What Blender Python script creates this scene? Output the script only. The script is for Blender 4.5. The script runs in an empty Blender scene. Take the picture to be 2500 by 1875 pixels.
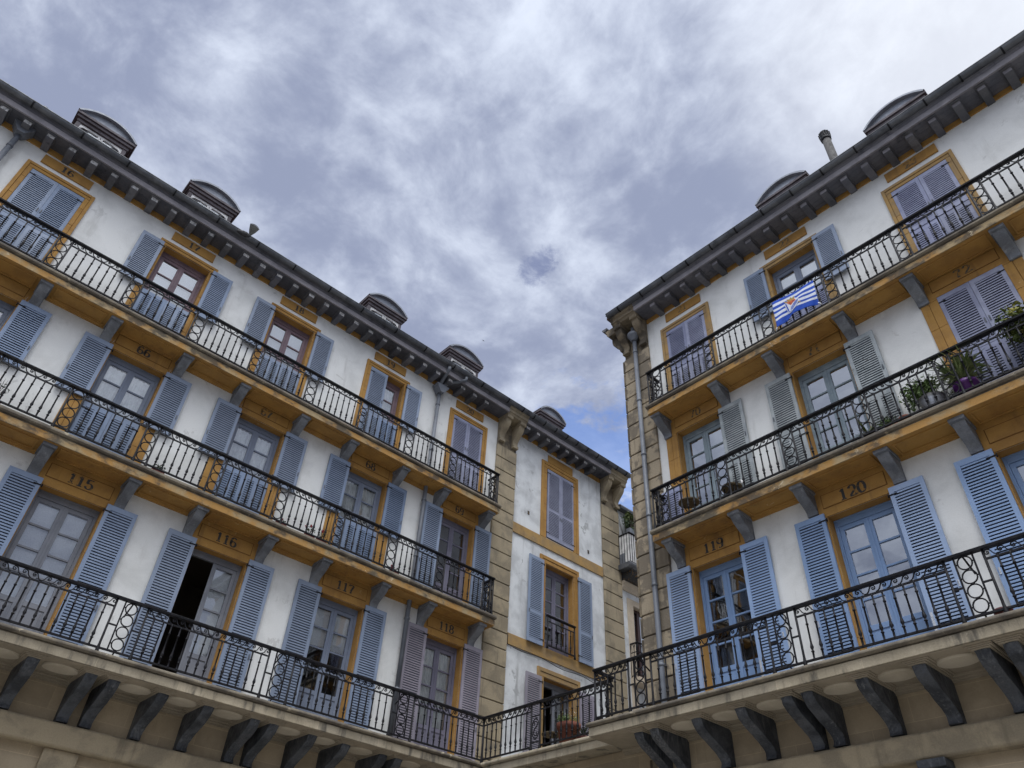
import bpy, math, random
from mathutils import Vector, Matrix
random.seed(7)
R = math.radians
PI = math.pi
sc = bpy.context.scene
COL = sc.collection

# ------------------------------------------------------------------ camera
CAM = Vector((14.45, -11.66, 1.6))
YAW, PIT, ROL = -0.864937379, 0.711081606, 0.0618539829
fw = Vector((math.sin(YAW)*math.cos(PIT), math.cos(YAW)*math.cos(PIT), math.sin(PIT)))
rt = Vector((math.cos(YAW), -math.sin(YAW), 0))
up = rt.cross(fw)
r2 = rt*math.cos(ROL) + up*math.sin(ROL)
u2 = -rt*math.sin(ROL) + up*math.cos(ROL)
cam = bpy.data.cameras.new('camera')
cam.sensor_width = 36.0
cam.lens = 1828.86/2500*36
cam.clip_end = 3000
cam.clip_start = 0.05
cam_o = bpy.data.objects.new('camera', cam)
COL.objects.link(cam_o)
M = Matrix((r2, u2, -fw)).transposed().to_4x4()
M.translation = CAM
cam_o.matrix_world = M
sc.camera = cam_o

def pix_dir(px, py):
    d = r2*((px-1250)/1828.86) + u2*((937.5-py)/1828.86) + fw
    return d.normalized()

# ------------------------------------------------------------------ view + light
sc.view_settings.view_transform = 'Standard'
sc.view_settings.look = 'None'
sc.view_settings.gamma = 1
sc.view_settings.exposure = 0.27
SUN_AZ, SUN_EL = R(132), R(63)          # azimuth from +y towards +x
sd = Vector((math.sin(SUN_AZ)*math.cos(SUN_EL), math.cos(SUN_AZ)*math.cos(SUN_EL), math.sin(SUN_EL)))
sun = bpy.data.lights.new('sun', 'SUN')
sun.energy = 1.5
sun.angle = R(22)
sun.color = (1.0, 1.0, 0.995)
sun_o = bpy.data.objects.new('sun', sun)
COL.objects.link(sun_o)
sun_o.rotation_euler = (-sd).to_track_quat('-Z', 'Y').to_euler()
sun_o.location = (20, -20, 40)

class NT:
    """small node-tree helper"""
    def __init__(s, tree):
        s.t = tree
        s.n = tree.nodes
        s.l = tree.links
    def new(s, typ, **kw):
        n = s.n.new(typ)
        for k, v in kw.items():
            setattr(n, k, v)
        return n
    def put(s, sock, v):
        if isinstance(v, bpy.types.NodeSocket):
            s.l.new(v, sock)
        elif isinstance(v, (tuple, list)) and len(v) == 3 and sock.type == 'RGBA':
            sock.default_value = (*v, 1)
        else:
            sock.default_value = v
    def math(s, op, a, b=0.0, c=None, clamp=False):
        n = s.new('ShaderNodeMath', operation=op, use_clamp=clamp)
        s.put(n.inputs[0], a)
        s.put(n.inputs[1], b)
        if c is not None:
            s.put(n.inputs[2], c)
        return n.outputs[0]
    def mix(s, f, a, b, blend='MIX'):
        n = s.new('ShaderNodeMix', data_type='RGBA', blend_type=blend)
        s.put(n.inputs[0], f)
        s.put(n.inputs[6], a)
        s.put(n.inputs[7], b)
        return n.outputs[2]
    def noise(s, vec, scale, detail=4, rough=0.55, dist=0.0):
        n = s.new('ShaderNodeTexNoise')
        if vec is not None:
            s.put(n.inputs['Vector'], vec)
        n.inputs['Scale'].default_value = scale
        n.inputs['Detail'].default_value = detail
        n.inputs['Roughness'].default_value = rough
        n.inputs['Distortion'].default_value = dist
        return n.outputs[0]
    def ramp(s, f, lo, hi, a=0.0, b=1.0):
        n = s.new('ShaderNodeMapRange', interpolation_type='SMOOTHSTEP')
        s.put(n.inputs[0], f)
        s.put(n.inputs[1], lo)
        s.put(n.inputs[2], hi)
        s.put(n.inputs[3], a)
        s.put(n.inputs[4], b)
        return n.outputs[0]
    def vmul(s, vec, v):
        n = s.new('ShaderNodeVectorMath', operation='MULTIPLY')
        s.put(n.inputs[0], vec)
        n.inputs[1].default_value = v
        return n.outputs[0]
    def vadd(s, vec, v):
        n = s.new('ShaderNodeVectorMath', operation='ADD')
        s.put(n.inputs[0], vec)
        n.inputs[1].default_value = v
        return n.outputs[0]
    def dot(s, vec, v):
        n = s.new('ShaderNodeVectorMath', operation='DOT_PRODUCT')
        s.put(n.inputs[0], vec)
        n.inputs[1].default_value = v
        return n.outputs['Value']

# cloudy sky in the world: a Nishita sky seen through gaps in a deck of cloud
def build_world():
    w = bpy.data.worlds.new('World')
    sc.world = w
    w.use_nodes = True
    k = NT(w.node_tree)
    k.n.clear()
    out = k.new('ShaderNodeOutputWorld')
    sky = k.new('ShaderNodeTexSky', sky_type='NISHITA')
    sky.sun_disc = False
    sky.sun_elevation = SUN_EL
    sky.sun_rotation = SUN_AZ
    tc = k.new('ShaderNodeTexCoord')
    d = tc.outputs['Generated']
    sep = k.new('ShaderNodeSeparateXYZ')
    k.put(sep.inputs[0], d)
    zz = k.math('ADD', k.math('MAXIMUM', sep.outputs[2], 0.0), 0.28)
    cmb = k.new('ShaderNodeCombineXYZ')
    k.put(cmb.inputs[0], k.math('DIVIDE', sep.outputs[0], zz))
    k.put(cmb.inputs[1], k.math('DIVIDE', sep.outputs[1], zz))
    p = k.vadd(cmb.outputs[0], (3.1, 1.7, 0.4))
    # drifting warp so the billows are not round
    w1 = k.new('ShaderNodeTexNoise')
    k.put(w1.inputs['Vector'], p)
    w1.inputs['Scale'].default_value = 2.2
    w1.inputs['Detail'].default_value = 3
    wv = k.new('ShaderNodeVectorMath', operation='MULTIPLY_ADD')
    k.put(wv.inputs[0], w1.outputs['Color'])
    wv.inputs[1].default_value = (0.16, 0.16, 0.16)
    k.put(wv.inputs[2], p)
    q = wv.outputs[0]
    big = k.noise(p, 1.25, 2, 0.5, 0.0)
    mid = k.noise(q, 5.4, 10, 0.58, 0.0)
    fine = k.noise(k.vadd(q, (5, 9, 2)), 14.0, 8, 0.62, 0.2)
    dens = k.math('ADD', k.math('MULTIPLY', big, 0.30), k.math('MULTIPLY', mid, 0.50))
    dens = k.math('ADD', dens, k.math('MULTIPLY', fine, 0.20))
    # bright billows against blue-grey bellies
    b1 = k.ramp(dens, 0.40, 0.62)
    ccol = k.mix(b1, (0.262, 0.300, 0.425), (0.66, 0.72, 0.845))
    # thin cloud glowing high on the right; unseen glow added to light the walls
    g1 = k.ramp(k.dot(d, pix_dir(2750, -150)), 0.905, 1.0, 0.0, 0.62)
    ccol = k.mix(g1, ccol, (0.92, 0.95, 1.0))
    g2 = k.ramp(k.dot(d, sd), 0.62, 1.0, 0.0, 1.0)
    ccol = k.mix(g2, ccol, (2.3, 2.4, 2.55))
    # holes in the deck, ragged along the cloud's own texture
    def spot(px, py, a, b):
        return k.ramp(k.dot(d, pix_dir(px, py)), math.cos(R(a)), math.cos(R(b)), 0.0, 1.0)
    h = k.math('MULTIPLY', spot(1560, 1190, 11.0, 1.0), 0.66)
    h = k.math('MAXIMUM', h, k.math('MULTIPLY', spot(1420, 1040, 5.5, 0.5), 0.46))
    h2 = k.math('MAXIMUM', spot(1302, 662, 1.7, 0.05), k.math('MULTIPLY', spot(1332, 632, 1.6, 0.05), 0.95))
    h2 = k.math('MULTIPLY', h2, 0.56)
    hn = k.noise(k.vadd(q, (1, 2, 3)), 12.0, 9, 0.64, 0.2)
    hn2 = k.noise(k.vadd(q, (4, 2, 7)), 34.0, 8, 0.68, 0.3)
    hole = k.ramp(k.math('ADD', h, k.math('MULTIPLY', k.math('SUBTRACT', hn, 0.5), 2.8)), 0.17, 0.70)
    hole = k.math('MULTIPLY', hole, k.ramp(h, 0.0, 0.2, 0.0, 0.72))
    hole2 = k.ramp(k.math('ADD', h2, k.math('MULTIPLY', k.math('SUBTRACT', hn2, 0.5), 2.4)), 0.10, 0.75)
    hole2 = k.math('MULTIPLY', hole2, k.ramp(h2, 0.0, 0.4, 0.0, 0.6))
    ccol = k.mix(hole2, ccol, (0.12, 0.155, 0.31))
    tint = k.mix(1.0, sky.outputs[0], (0.95, 1.10, 1.45), 'MULTIPLY')
    b_sky = k.new('ShaderNodeBackground')
    k.put(b_sky.inputs[0], tint)
    b_sky.inputs[1].default_value = 0.15
    b_cl = k.new('ShaderNodeBackground')
    k.put(b_cl.inputs[0], ccol)
    b_cl.inputs[1].default_value = 1.0
    mx = k.new('ShaderNodeMixShader')
    k.put(mx.inputs[0], hole)
    k.l.new(b_cl.outputs[0], mx.inputs[1])
    k.l.new(b_sky.outputs[0], mx.inputs[2])
    k.l.new(mx.outputs[0], out.inputs[0])
build_world()

# ------------------------------------------------------------------ materials
MATS = {}
def mat(name, base, var=None, vscale=2.0, vlo=0.42, vhi=0.62, rough=0.8, spec=0.3, metal=0.0, fine=0.10,
        streak=None, streak_lo=0.56, streak_hi=0.72, streak_amt=0.8, streak_scale=(5, 5, 0.6),
        spots=None, spots_scale=9, spots_lo=0.62, spots_hi=0.66, bump=0.0, bump_scale=60, coords='world', joints=None, vary=0.0):
    """Procedural paint / stone: base tone, drifting second tone, run-off streaks, worn spots, grain."""
    m = bpy.data.materials.new(name)
    m.use_nodes = True
    k = NT(m.node_tree)
    bs = k.n['Principled BSDF']
    if coords == 'world':
        pos = k.new('ShaderNodeNewGeometry').outputs['Position']
    else:
        pos = k.new('ShaderNodeTexCoord').outputs['Object']
    c = base
    if var is not None:
        c = k.mix(k.ramp(k.noise(pos, vscale, 6, 0.6, 0.3), vlo, vhi), base, var)
    if fine:
        g = k.noise(pos, 45, 5, 0.65)
        g = k.ramp(g, 0.3, 0.7, 1-fine, 1+fine)
        hs = k.new('ShaderNodeHueSaturation')
        k.put(hs.inputs['Value'], g)
        k.put(hs.inputs['Color'], c if not isinstance(c, tuple) else (*c, 1))
        c = hs.outputs[0]
    if joints:
        br = k.new('ShaderNodeTexBrick')
        br.offset = 0.5
        sp = k.new('ShaderNodeSeparateXYZ')
        k.put(sp.inputs[0], pos)
        cm = k.new('ShaderNodeCombineXYZ')
        k.put(cm.inputs[0], k.math('ADD', sp.outputs[0], sp.outputs[1]))
        k.put(cm.inputs[1], sp.outputs[2])
        k.put(br.inputs['Vector'], cm.outputs[0])
        br.inputs['Scale'].default_value = 1.0
        br.inputs['Brick Width'].default_value = joints[0]
        br.inputs['Row Height'].default_value = joints[1]
        br.inputs['Mortar Size'].default_value = 0.006
        br.inputs['Mortar Smooth'].default_value = 0.4
        br.inputs['Color1'].default_value = (0.86, 0.86, 0.86, 1)
        br.inputs['Color2'].default_value = (1.1, 1.08, 1.05, 1)
        br.inputs['Mortar'].default_value = (1.25, 1.22, 1.16, 1)
        c = k.mix(1.0, c, br.outputs['Color'], 'MULTIPLY')
    if streak is not None:
        s = k.noise(k.vmul(pos, streak_scale), 1.0, 6, 0.62, 0.2)
        s2 = k.noise(pos, 0.9, 3, 0.5)
        s = k.math('ADD', s, k.math('MULTIPLY', k.math('SUBTRACT', s2, 0.5), 0.5))
        c = k.mix(k.ramp(s, streak_lo, streak_hi, 0.0, streak_amt), c, streak)
    if vary:
        # each leaf has faded a little differently
        oi = k.new('ShaderNodeObjectInfo')
        hs = k.new('ShaderNodeHueSaturation')
        k.put(hs.inputs['Value'], k.ramp(oi.outputs['Random'], 0.0, 1.0, 1-vary, 1+vary*0.7))
        k.put(hs.inputs['Saturation'], k.ramp(k.math('FRACT', k.math('MULTIPLY', oi.outputs['Random'], 7.31)), 0.0, 1.0, 1-vary*1.6, 1+vary*0.3))
        k.put(hs.inputs['Color'], c if not isinstance(c, tuple) else (*c, 1))
        c = hs.outputs[0]
    if spots is not None:
        s = k.noise(pos, spots_scale, 8, 0.7, 0.4)
        c = k.mix(k.ramp(s, spots_lo, spots_hi), c, spots)
    k.put(bs.inputs['Base Color'], c if not isinstance(c, tuple) else (*c, 1))
    bs.inputs['Metallic'].default_value = metal
    rv = k.ramp(k.noise(pos, 12, 4), 0.3, 0.7, max(rough-0.1, 0.03), min(rough+0.1, 1))
    k.put(bs.inputs['Roughness'], rv)
    bs.inputs['Specular IOR Level'].default_value = spec
    if bump:
        b = k.new('ShaderNodeBump')
        b.inputs['Strength'].default_value = bump
        b.inputs['Distance'].default_value = 0.02
        hgt = k.math('ADD', k.noise(pos, bump_scale, 6, 0.65), k.math('MULTIPLY', k.noise(pos, bump_scale*0.12, 4), 1.5))
        k.put(b.inputs['Height'], hgt)
        k.l.new(b.outputs[0], bs.inputs['Normal'])
    MATS[name] = m
    return m

mat('white_plaster', (0.735, 0.735, 0.72), (0.60, 0.60, 0.585), 1.1, 0.42, 0.70, 0.9, 0.15, fine=0.03,
    spots=(0.58, 0.575, 0.56), spots_scale=1.6, spots_lo=0.60, spots_hi=0.66,
    streak=(0.38, 0.37, 0.35), streak_lo=0.56, streak_hi=0.85, streak_amt=0.6, streak_scale=(3.2, 3.2, 0.5), bump=0.12, bump_scale=25)
mat('old_plaster', (0.68, 0.695, 0.705), (0.51, 0.52, 0.53), 1.6, 0.40, 0.66, 0.9, 0.15, fine=0.04,
    spots=(0.40, 0.405, 0.41), spots_scale=1.9, spots_lo=0.60, spots_hi=0.63,
    streak=(0.28, 0.28, 0.275), streak_lo=0.54, streak_hi=0.82, streak_amt=0.75, streak_scale=(4.5, 4.5, 0.35), bump=0.2, bump_scale=25)
mat('ochre_paint', (0.395, 0.218, 0.062), (0.315, 0.170, 0.052), 2.2, 0.40, 0.66, 0.8, 0.25, fine=0.05,
    streak=(0.19, 0.108, 0.045), streak_lo=0.54, streak_hi=0.78, streak_amt=0.6, streak_scale=(6, 6, 0.8),
    spots=(0.50, 0.35, 0.17), spots_scale=5, spots_lo=0.64, spots_hi=0.72, bump=0.1)
mat('faded_ochre', (0.38, 0.24, 0.095), (0.30, 0.205, 0.105), 3.0, 0.40, 0.62, 0.85, 0.2, fine=0.06,
    streak=(0.22, 0.15, 0.08), streak_lo=0.55, streak_hi=0.74, streak_amt=0.6, spots=(0.55, 0.45, 0.30), spots_scale=7, spots_lo=0.64, spots_hi=0.7, bump=0.15)
mat('stained_ochre', (0.40, 0.225, 0.075), (0.37, 0.28, 0.16), 1.7, 0.42, 0.60, 0.88, 0.2, fine=0.08,
    streak=(0.075, 0.068, 0.058), streak_lo=0.47, streak_hi=0.66, streak_amt=0.85, streak_scale=(3.0, 3.0, 5.0),
    spots=(0.60, 0.50, 0.34), spots_scale=5, spots_lo=0.63, spots_hi=0.68, bump=0.25)
mat('stained_stone', (0.43, 0.375, 0.285), (0.34, 0.295, 0.22), 1.5, 0.40, 0.62, 0.9, 0.2, fine=0.08, joints=(1.37, 7.3),
    streak=(0.09, 0.083, 0.072), streak_lo=0.49, streak_hi=0.70, streak_amt=0.85, streak_scale=(5.0, 5.0, 1.2),
    spots=(0.55, 0.49, 0.38), spots_scale=4, spots_lo=0.64, spots_hi=0.70, bump=0.3)
mat('ledge_stone', (0.22, 0.19, 0.145), (0.12, 0.105, 0.088), 2.5, 0.38, 0.62, 0.92, 0.2, fine=0.12,
    spots=(0.40, 0.35, 0.26), spots_scale=6, spots_lo=0.60, spots_hi=0.68, bump=0.3)
mat('sandstone', (0.35, 0.29, 0.20), (0.25, 0.21, 0.15), 1.9, 0.42, 0.60, 0.9, 0.2, fine=0.08,
    streak=(0.15, 0.125, 0.092), streak_lo=0.54, streak_hi=0.76, streak_amt=0.65, bump=0.25)
mat('corner_stone', (0.345, 0.285, 0.205), (0.19, 0.16, 0.122), 2.3, 0.46, 0.54, 0.92, 0.2, fine=0.10,
    streak=(0.12, 0.10, 0.075), streak_lo=0.56, streak_hi=0.74, streak_amt=0.7, bump=0.4)
mat('block_stone', (0.42, 0.345, 0.245), (0.33, 0.27, 0.19), 1.0, 0.40, 0.64, 0.9, 0.2, fine=0.05,
    streak=(0.16, 0.125, 0.085), streak_lo=0.60, streak_hi=0.82, streak_amt=0.6, bump=0.2, joints=(1.25, 0.345))
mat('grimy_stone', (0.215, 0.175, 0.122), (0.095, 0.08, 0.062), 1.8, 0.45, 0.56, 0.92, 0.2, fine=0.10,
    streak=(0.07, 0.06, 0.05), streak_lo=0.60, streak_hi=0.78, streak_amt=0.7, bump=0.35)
mat('oval_plaster', (0.52, 0.46, 0.365), (0.44, 0.385, 0.30), 1.6, 0.4, 0.62, 0.9, 0.2, fine=0.05, bump=0.15)
mat('soffit_stone', (0.34, 0.29, 0.22), (0.28, 0.24, 0.18), 1.4, 0.40, 0.62, 0.9, 0.2, fine=0.05, bump=0.15)
mat('bracket_paint', (0.078, 0.084, 0.096), (0.036, 0.040, 0.048), 3.0, 0.40, 0.60, 0.6, 0.35, fine=0.15,
    streak=(0.20, 0.205, 0.21), streak_lo=0.52, streak_hi=0.78, streak_amt=0.6, streak_scale=(26, 26, 3.5), bump=0.6, bump_scale=30)
mat('bracket_grey', (0.20, 0.212, 0.235), (0.13, 0.138, 0.155), 3.0, 0.40, 0.60, 0.6, 0.35, fine=0.12,
    streak=(0.33, 0.335, 0.34), streak_lo=0.60, streak_hi=0.76, streak_amt=0.6, streak_scale=(14, 14, 2.5), bump=0.4, bump_scale=30)
mat('eave_paint', (0.098, 0.10, 0.118), (0.135, 0.132, 0.146), 2.0, 0.40, 0.62, 0.75, 0.3, fine=0.10,
    streak=(0.035, 0.035, 0.045), streak_lo=0.55, streak_hi=0.75, streak_amt=0.7, bump=0.2, vary=0.22)
mat('fascia_paint', (0.26, 0.245, 0.262), (0.19, 0.18, 0.195), 1.6, 0.40, 0.62, 0.75, 0.3, fine=0.08,
    streak=(0.07, 0.065, 0.07), streak_lo=0.58, streak_hi=0.75, streak_amt=0.6, streak_scale=(2, 2, 9), bump=0.15)
mat('peeling_end', (0.52, 0.51, 0.50), (0.22, 0.22, 0.225), 14, 0.44, 0.62, 0.85, 0.2, fine=0.15, bump=0.4, vary=0.22)
mat('zinc_gutter', (0.075, 0.080, 0.092), (0.125, 0.13, 0.14), 2.4, 0.40, 0.64, 0.5, 0.5, metal=0.2, fine=0.08,
    streak=(0.035, 0.037, 0.042), streak_lo=0.56, streak_hi=0.75, streak_amt=0.7, bump=0.1)
mat('dormer_wood', (0.115, 0.10, 0.11), (0.08, 0.07, 0.078), 3.0, 0.4, 0.6, 0.7, 0.3, fine=0.1, bump=0.15)
mat('zinc_sheet', (0.27, 0.29, 0.33), (0.20, 0.215, 0.25), 1.6, 0.38, 0.64, 0.5, 0.5, metal=0.2, fine=0.05)
mat('pipe_paint', (0.145, 0.157, 0.182), (0.10, 0.11, 0.13), 1.6, 0.42, 0.64, 0.5, 0.45, fine=0.06,
    streak=(0.08, 0.085, 0.1), streak_lo=0.60, streak_hi=0.78, streak_amt=0.6)
mat('black_iron', (0.010, 0.010, 0.013), (0.019, 0.018, 0.020), 7, 0.46, 0.66, 0.62, 0.22, fine=0.15,
    spots=(0.04, 0.026, 0.020), spots_scale=26, spots_lo=0.68, spots_hi=0.74)
mat('blue_shutter', (0.205, 0.265, 0.385), (0.180, 0.237, 0.35), 2.4, 0.40, 0.64, 0.5, 0.4, fine=0.03,
    streak=(0.15, 0.19, 0.27), streak_lo=0.66, streak_hi=0.85, streak_amt=0.5, bump=0.06, vary=0.12)
mat('bright_blue_shutter', (0.225, 0.325, 0.52), (0.20, 0.295, 0.475), 2.0, 0.40, 0.64, 0.48, 0.4, fine=0.03,
    streak=(0.17, 0.23, 0.35), streak_lo=0.68, streak_hi=0.86, streak_amt=0.45, bump=0.06, vary=0.12)
mat('grey_blue_shutter', (0.285, 0.305, 0.435), (0.235, 0.25, 0.37), 3.0, 0.40, 0.62, 0.6, 0.3, fine=0.05,
    spots=(0.16, 0.18, 0.22), spots_scale=9, spots_lo=0.66, spots_hi=0.72, bump=0.1, vary=0.12)
mat('mauve_shutter', (0.30, 0.275, 0.325), (0.255, 0.235, 0.28), 2.6, 0.40, 0.62, 0.6, 0.3, fine=0.05,
    streak=(0.15, 0.135, 0.155), streak_lo=0.62, streak_hi=0.8, streak_amt=0.5, bump=0.08, vary=0.12)
mat('weathered_shutter', (0.375, 0.405, 0.42), (0.285, 0.315, 0.33), 3.0, 0.40, 0.60, 0.75, 0.2, fine=0.08,
    spots=(0.15, 0.15, 0.145), spots_scale=10, spots_lo=0.61, spots_hi=0.66, bump=0.25, vary=0.12)
mat('slat_gap_shade', (0.055, 0.068, 0.098), (0.045, 0.055, 0.08), 2.4, rough=0.7)
mat('grey_door', (0.21, 0.22, 0.25), (0.17, 0.18, 0.21), 2.0, 0.4, 0.6, 0.45, 0.4, fine=0.04)
mat('blue_door', (0.20, 0.235, 0.31), (0.17, 0.20, 0.27), 2.0, 0.4, 0.6, 0.45, 0.4, fine=0.04)
mat('bright_blue_door', (0.20, 0.305, 0.51), (0.18, 0.28, 0.47), 2.0, 0.4, 0.6, 0.45, 0.4, fine=0.03)
mat('maroon_door', (0.215, 0.150, 0.170), (0.17, 0.12, 0.14), 2.0, 0.4, 0.6, 0.55, 0.3, fine=0.05)
mat('mauve_door', (0.19, 0.185, 0.245), (0.155, 0.15, 0.205), 2.0, 0.4, 0.6, 0.5, 0.35, fine=0.05)
mat('pale_door', (0.26, 0.32, 0.36), (0.20, 0.25, 0.29), 3.0, 0.4, 0.6, 0.65, 0.3, fine=0.06,
    spots=(0.13, 0.13, 0.13), spots_scale=11, spots_lo=0.66, spots_hi=0.72)
mat('brown_door', (0.055, 0.024, 0.02), (0.035, 0.016, 0.014), 3.0, rough=0.4, spec=0.4)
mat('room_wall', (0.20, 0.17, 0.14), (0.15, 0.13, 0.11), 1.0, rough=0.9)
mat('net_curtain', (0.85, 0.855, 0.85), (0.70, 0.705, 0.71), 4.0, rough=0.9, spec=0.1)
mat('roller_blind', (0.80, 0.81, 0.83), (0.74, 0.75, 0.78), 1.5, rough=0.85, spec=0.1)
mat('roof_tile', (0.115, 0.062, 0.048), (0.07, 0.045, 0.04), 6.0, 0.4, 0.6, 0.9, 0.2, fine=0.2, bump=0.3)
mat('numeral_paint', (0.055, 0.055, 0.055), (0.27, 0.15, 0.05), 18, 0.57, 0.63, 0.8, 0.2)
mat('worn_numeral', (0.10, 0.090, 0.070), (0.30, 0.165, 0.05), 16, 0.48, 0.56, 0.8, 0.2)
mat('groove_shade', (0.17, 0.078, 0.022), (0.13, 0.06, 0.02), 5.0, rough=0.9)  # darker ochre that paints the shadow lines of grooves and joints
mat('terracotta', (0.25, 0.095, 0.066), (0.19, 0.075, 0.055), 8, 0.4, 0.6, 0.8, 0.2)
mat('dark_red_pot', (0.16, 0.035, 0.032), (0.12, 0.03, 0.03), 8, 0.4, 0.6, 0.5, 0.4)
mat('purple_pot', (0.115, 0.022, 0.19), (0.09, 0.018, 0.15), 5, rough=0.35, spec=0.5)
mat('metal_tub', (0.42, 0.43, 0.45), (0.34, 0.35, 0.37), 5, rough=0.35, metal=0.7)
mat('bright_steel', (0.72, 0.74, 0.77), (0.6, 0.62, 0.66), 6, rough=0.3, metal=0.6)
mat('soil', (0.04, 0.03, 0.02), rough=0.95)
mat('leaf_green', (0.085, 0.14, 0.040), (0.13, 0.19, 0.06), 22, 0.42, 0.6, 0.6, 0.3)
mat('leaf_dark', (0.028, 0.050, 0.022), (0.05, 0.08, 0.03), 22, 0.42, 0.6, 0.6, 0.3)
mat('leaf_yellow', (0.30, 0.27, 0.05), (0.12, 0.16, 0.04), 14, 0.42, 0.58, 0.6, 0.3)
mat('leaf_strap', (0.14, 0.19, 0.07), (0.26, 0.28, 0.13), 12, 0.45, 0.62, 0.5, 0.35)
mat('leaf_dry', (0.36, 0.29, 0.16), (0.28, 0.21, 0.11), 12, rough=0.7)
mat('leaf_olive', (0.13, 0.155, 0.04), (0.075, 0.11, 0.034), 9, 0.42, 0.58, 0.6, 0.3)
mat('twig', (0.045, 0.035, 0.028), rough=0.9)
mat('red_petal', (0.24, 0.008, 0.02), rough=0.6)
mat('flag_blue', (0.022, 0.085, 0.47), (0.018, 0.07, 0.40), 6, rough=0.7, spec=0.2)
mat('flag_white', (0.70, 0.72, 0.78), (0.62, 0.64, 0.71), 6, rough=0.7, spec=0.2)
mat('flag_orange', (0.72, 0.17, 0.07), (0.66, 0.15, 0.06), 9, rough=0.7, spec=0.2)
mat('flag_gold', (0.44, 0.30, 0.10), (0.36, 0.22, 0.08), 9, rough=0.7, spec=0.2)
mat('flag_ink', (0.08, 0.05, 0.06), rough=0.8)
mat('bird_grey', (0.06, 0.058, 0.06), (0.035, 0.035, 0.036), 20, rough=0.8)
mat('bird_pale', (0.085, 0.085, 0.078), (0.05, 0.05, 0.048), 30, rough=0.8)
mat('white_slat', (0.70, 0.69, 0.68), (0.5, 0.5, 0.49), 5, rough=0.7)
mat('render_grey', (0.42, 0.42, 0.42), (0.36, 0.36, 0.365), 0.6)
mat('paving', (0.245, 0.24, 0.235), (0.20, 0.197, 0.192), 0.5, rough=0.85, joints=(0.8, 0.4))
mat('wicker', (0.15, 0.115, 0.07), (0.10, 0.075, 0.045), 25, rough=0.8)
mat('beige_trim', (0.56, 0.47, 0.36), (0.5, 0.42, 0.32), 2, rough=0.85)
mat('chimney_clay', (0.095, 0.09, 0.087), (0.065, 0.062, 0.06), 6, rough=0.85)

def glass_mat(name, tint, refl):
    m = bpy.data.materials.new(name)
    m.use_nodes = True
    k = NT(m.node_tree)
    k.n.clear()
    out = k.new('ShaderNodeOutputMaterial')
    tr = k.new('ShaderNodeBsdfTransparent')
    tr.inputs[0].default_value = (*tint, 1)
    gl = k.new('ShaderNodeBsdfGlossy')
    gl.inputs['Roughness'].default_value = 0.015
    gl.inputs['Color'].default_value = (0.92, 0.95, 1.0, 1)
    pos = k.new('ShaderNodeNewGeometry').outputs['Position']
    b = k.new('ShaderNodeBump')
    b.inputs['Strength'].default_value = 0.05
    b.inputs['Distance'].default_value = 0.02
    k.put(b.inputs['Height'], k.noise(pos, 2.5, 2))
    k.l.new(b.outputs[0], gl.inputs['Normal'])
    fr = k.new('ShaderNodeFresnel')
    fr.inputs[0].default_value = 1.5
    f = k.math('ADD', k.math('MULTIPLY', fr.outputs[0], 1.9), refl, clamp=True)
    mx = k.new('ShaderNodeMixShader')
    k.put(mx.inputs[0], f)
    k.l.new(tr.outputs[0], mx.inputs[1])
    k.l.new(gl.outputs[0], mx.inputs[2])
    k.l.new(mx.outputs[0], out.inputs[0])
    MATS[name] = m
glass_mat('window_glass', (0.94, 0.96, 0.96), 0.12)
glass_mat('mirror_glass', (0.45, 0.48, 0.5), 0.30)

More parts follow.
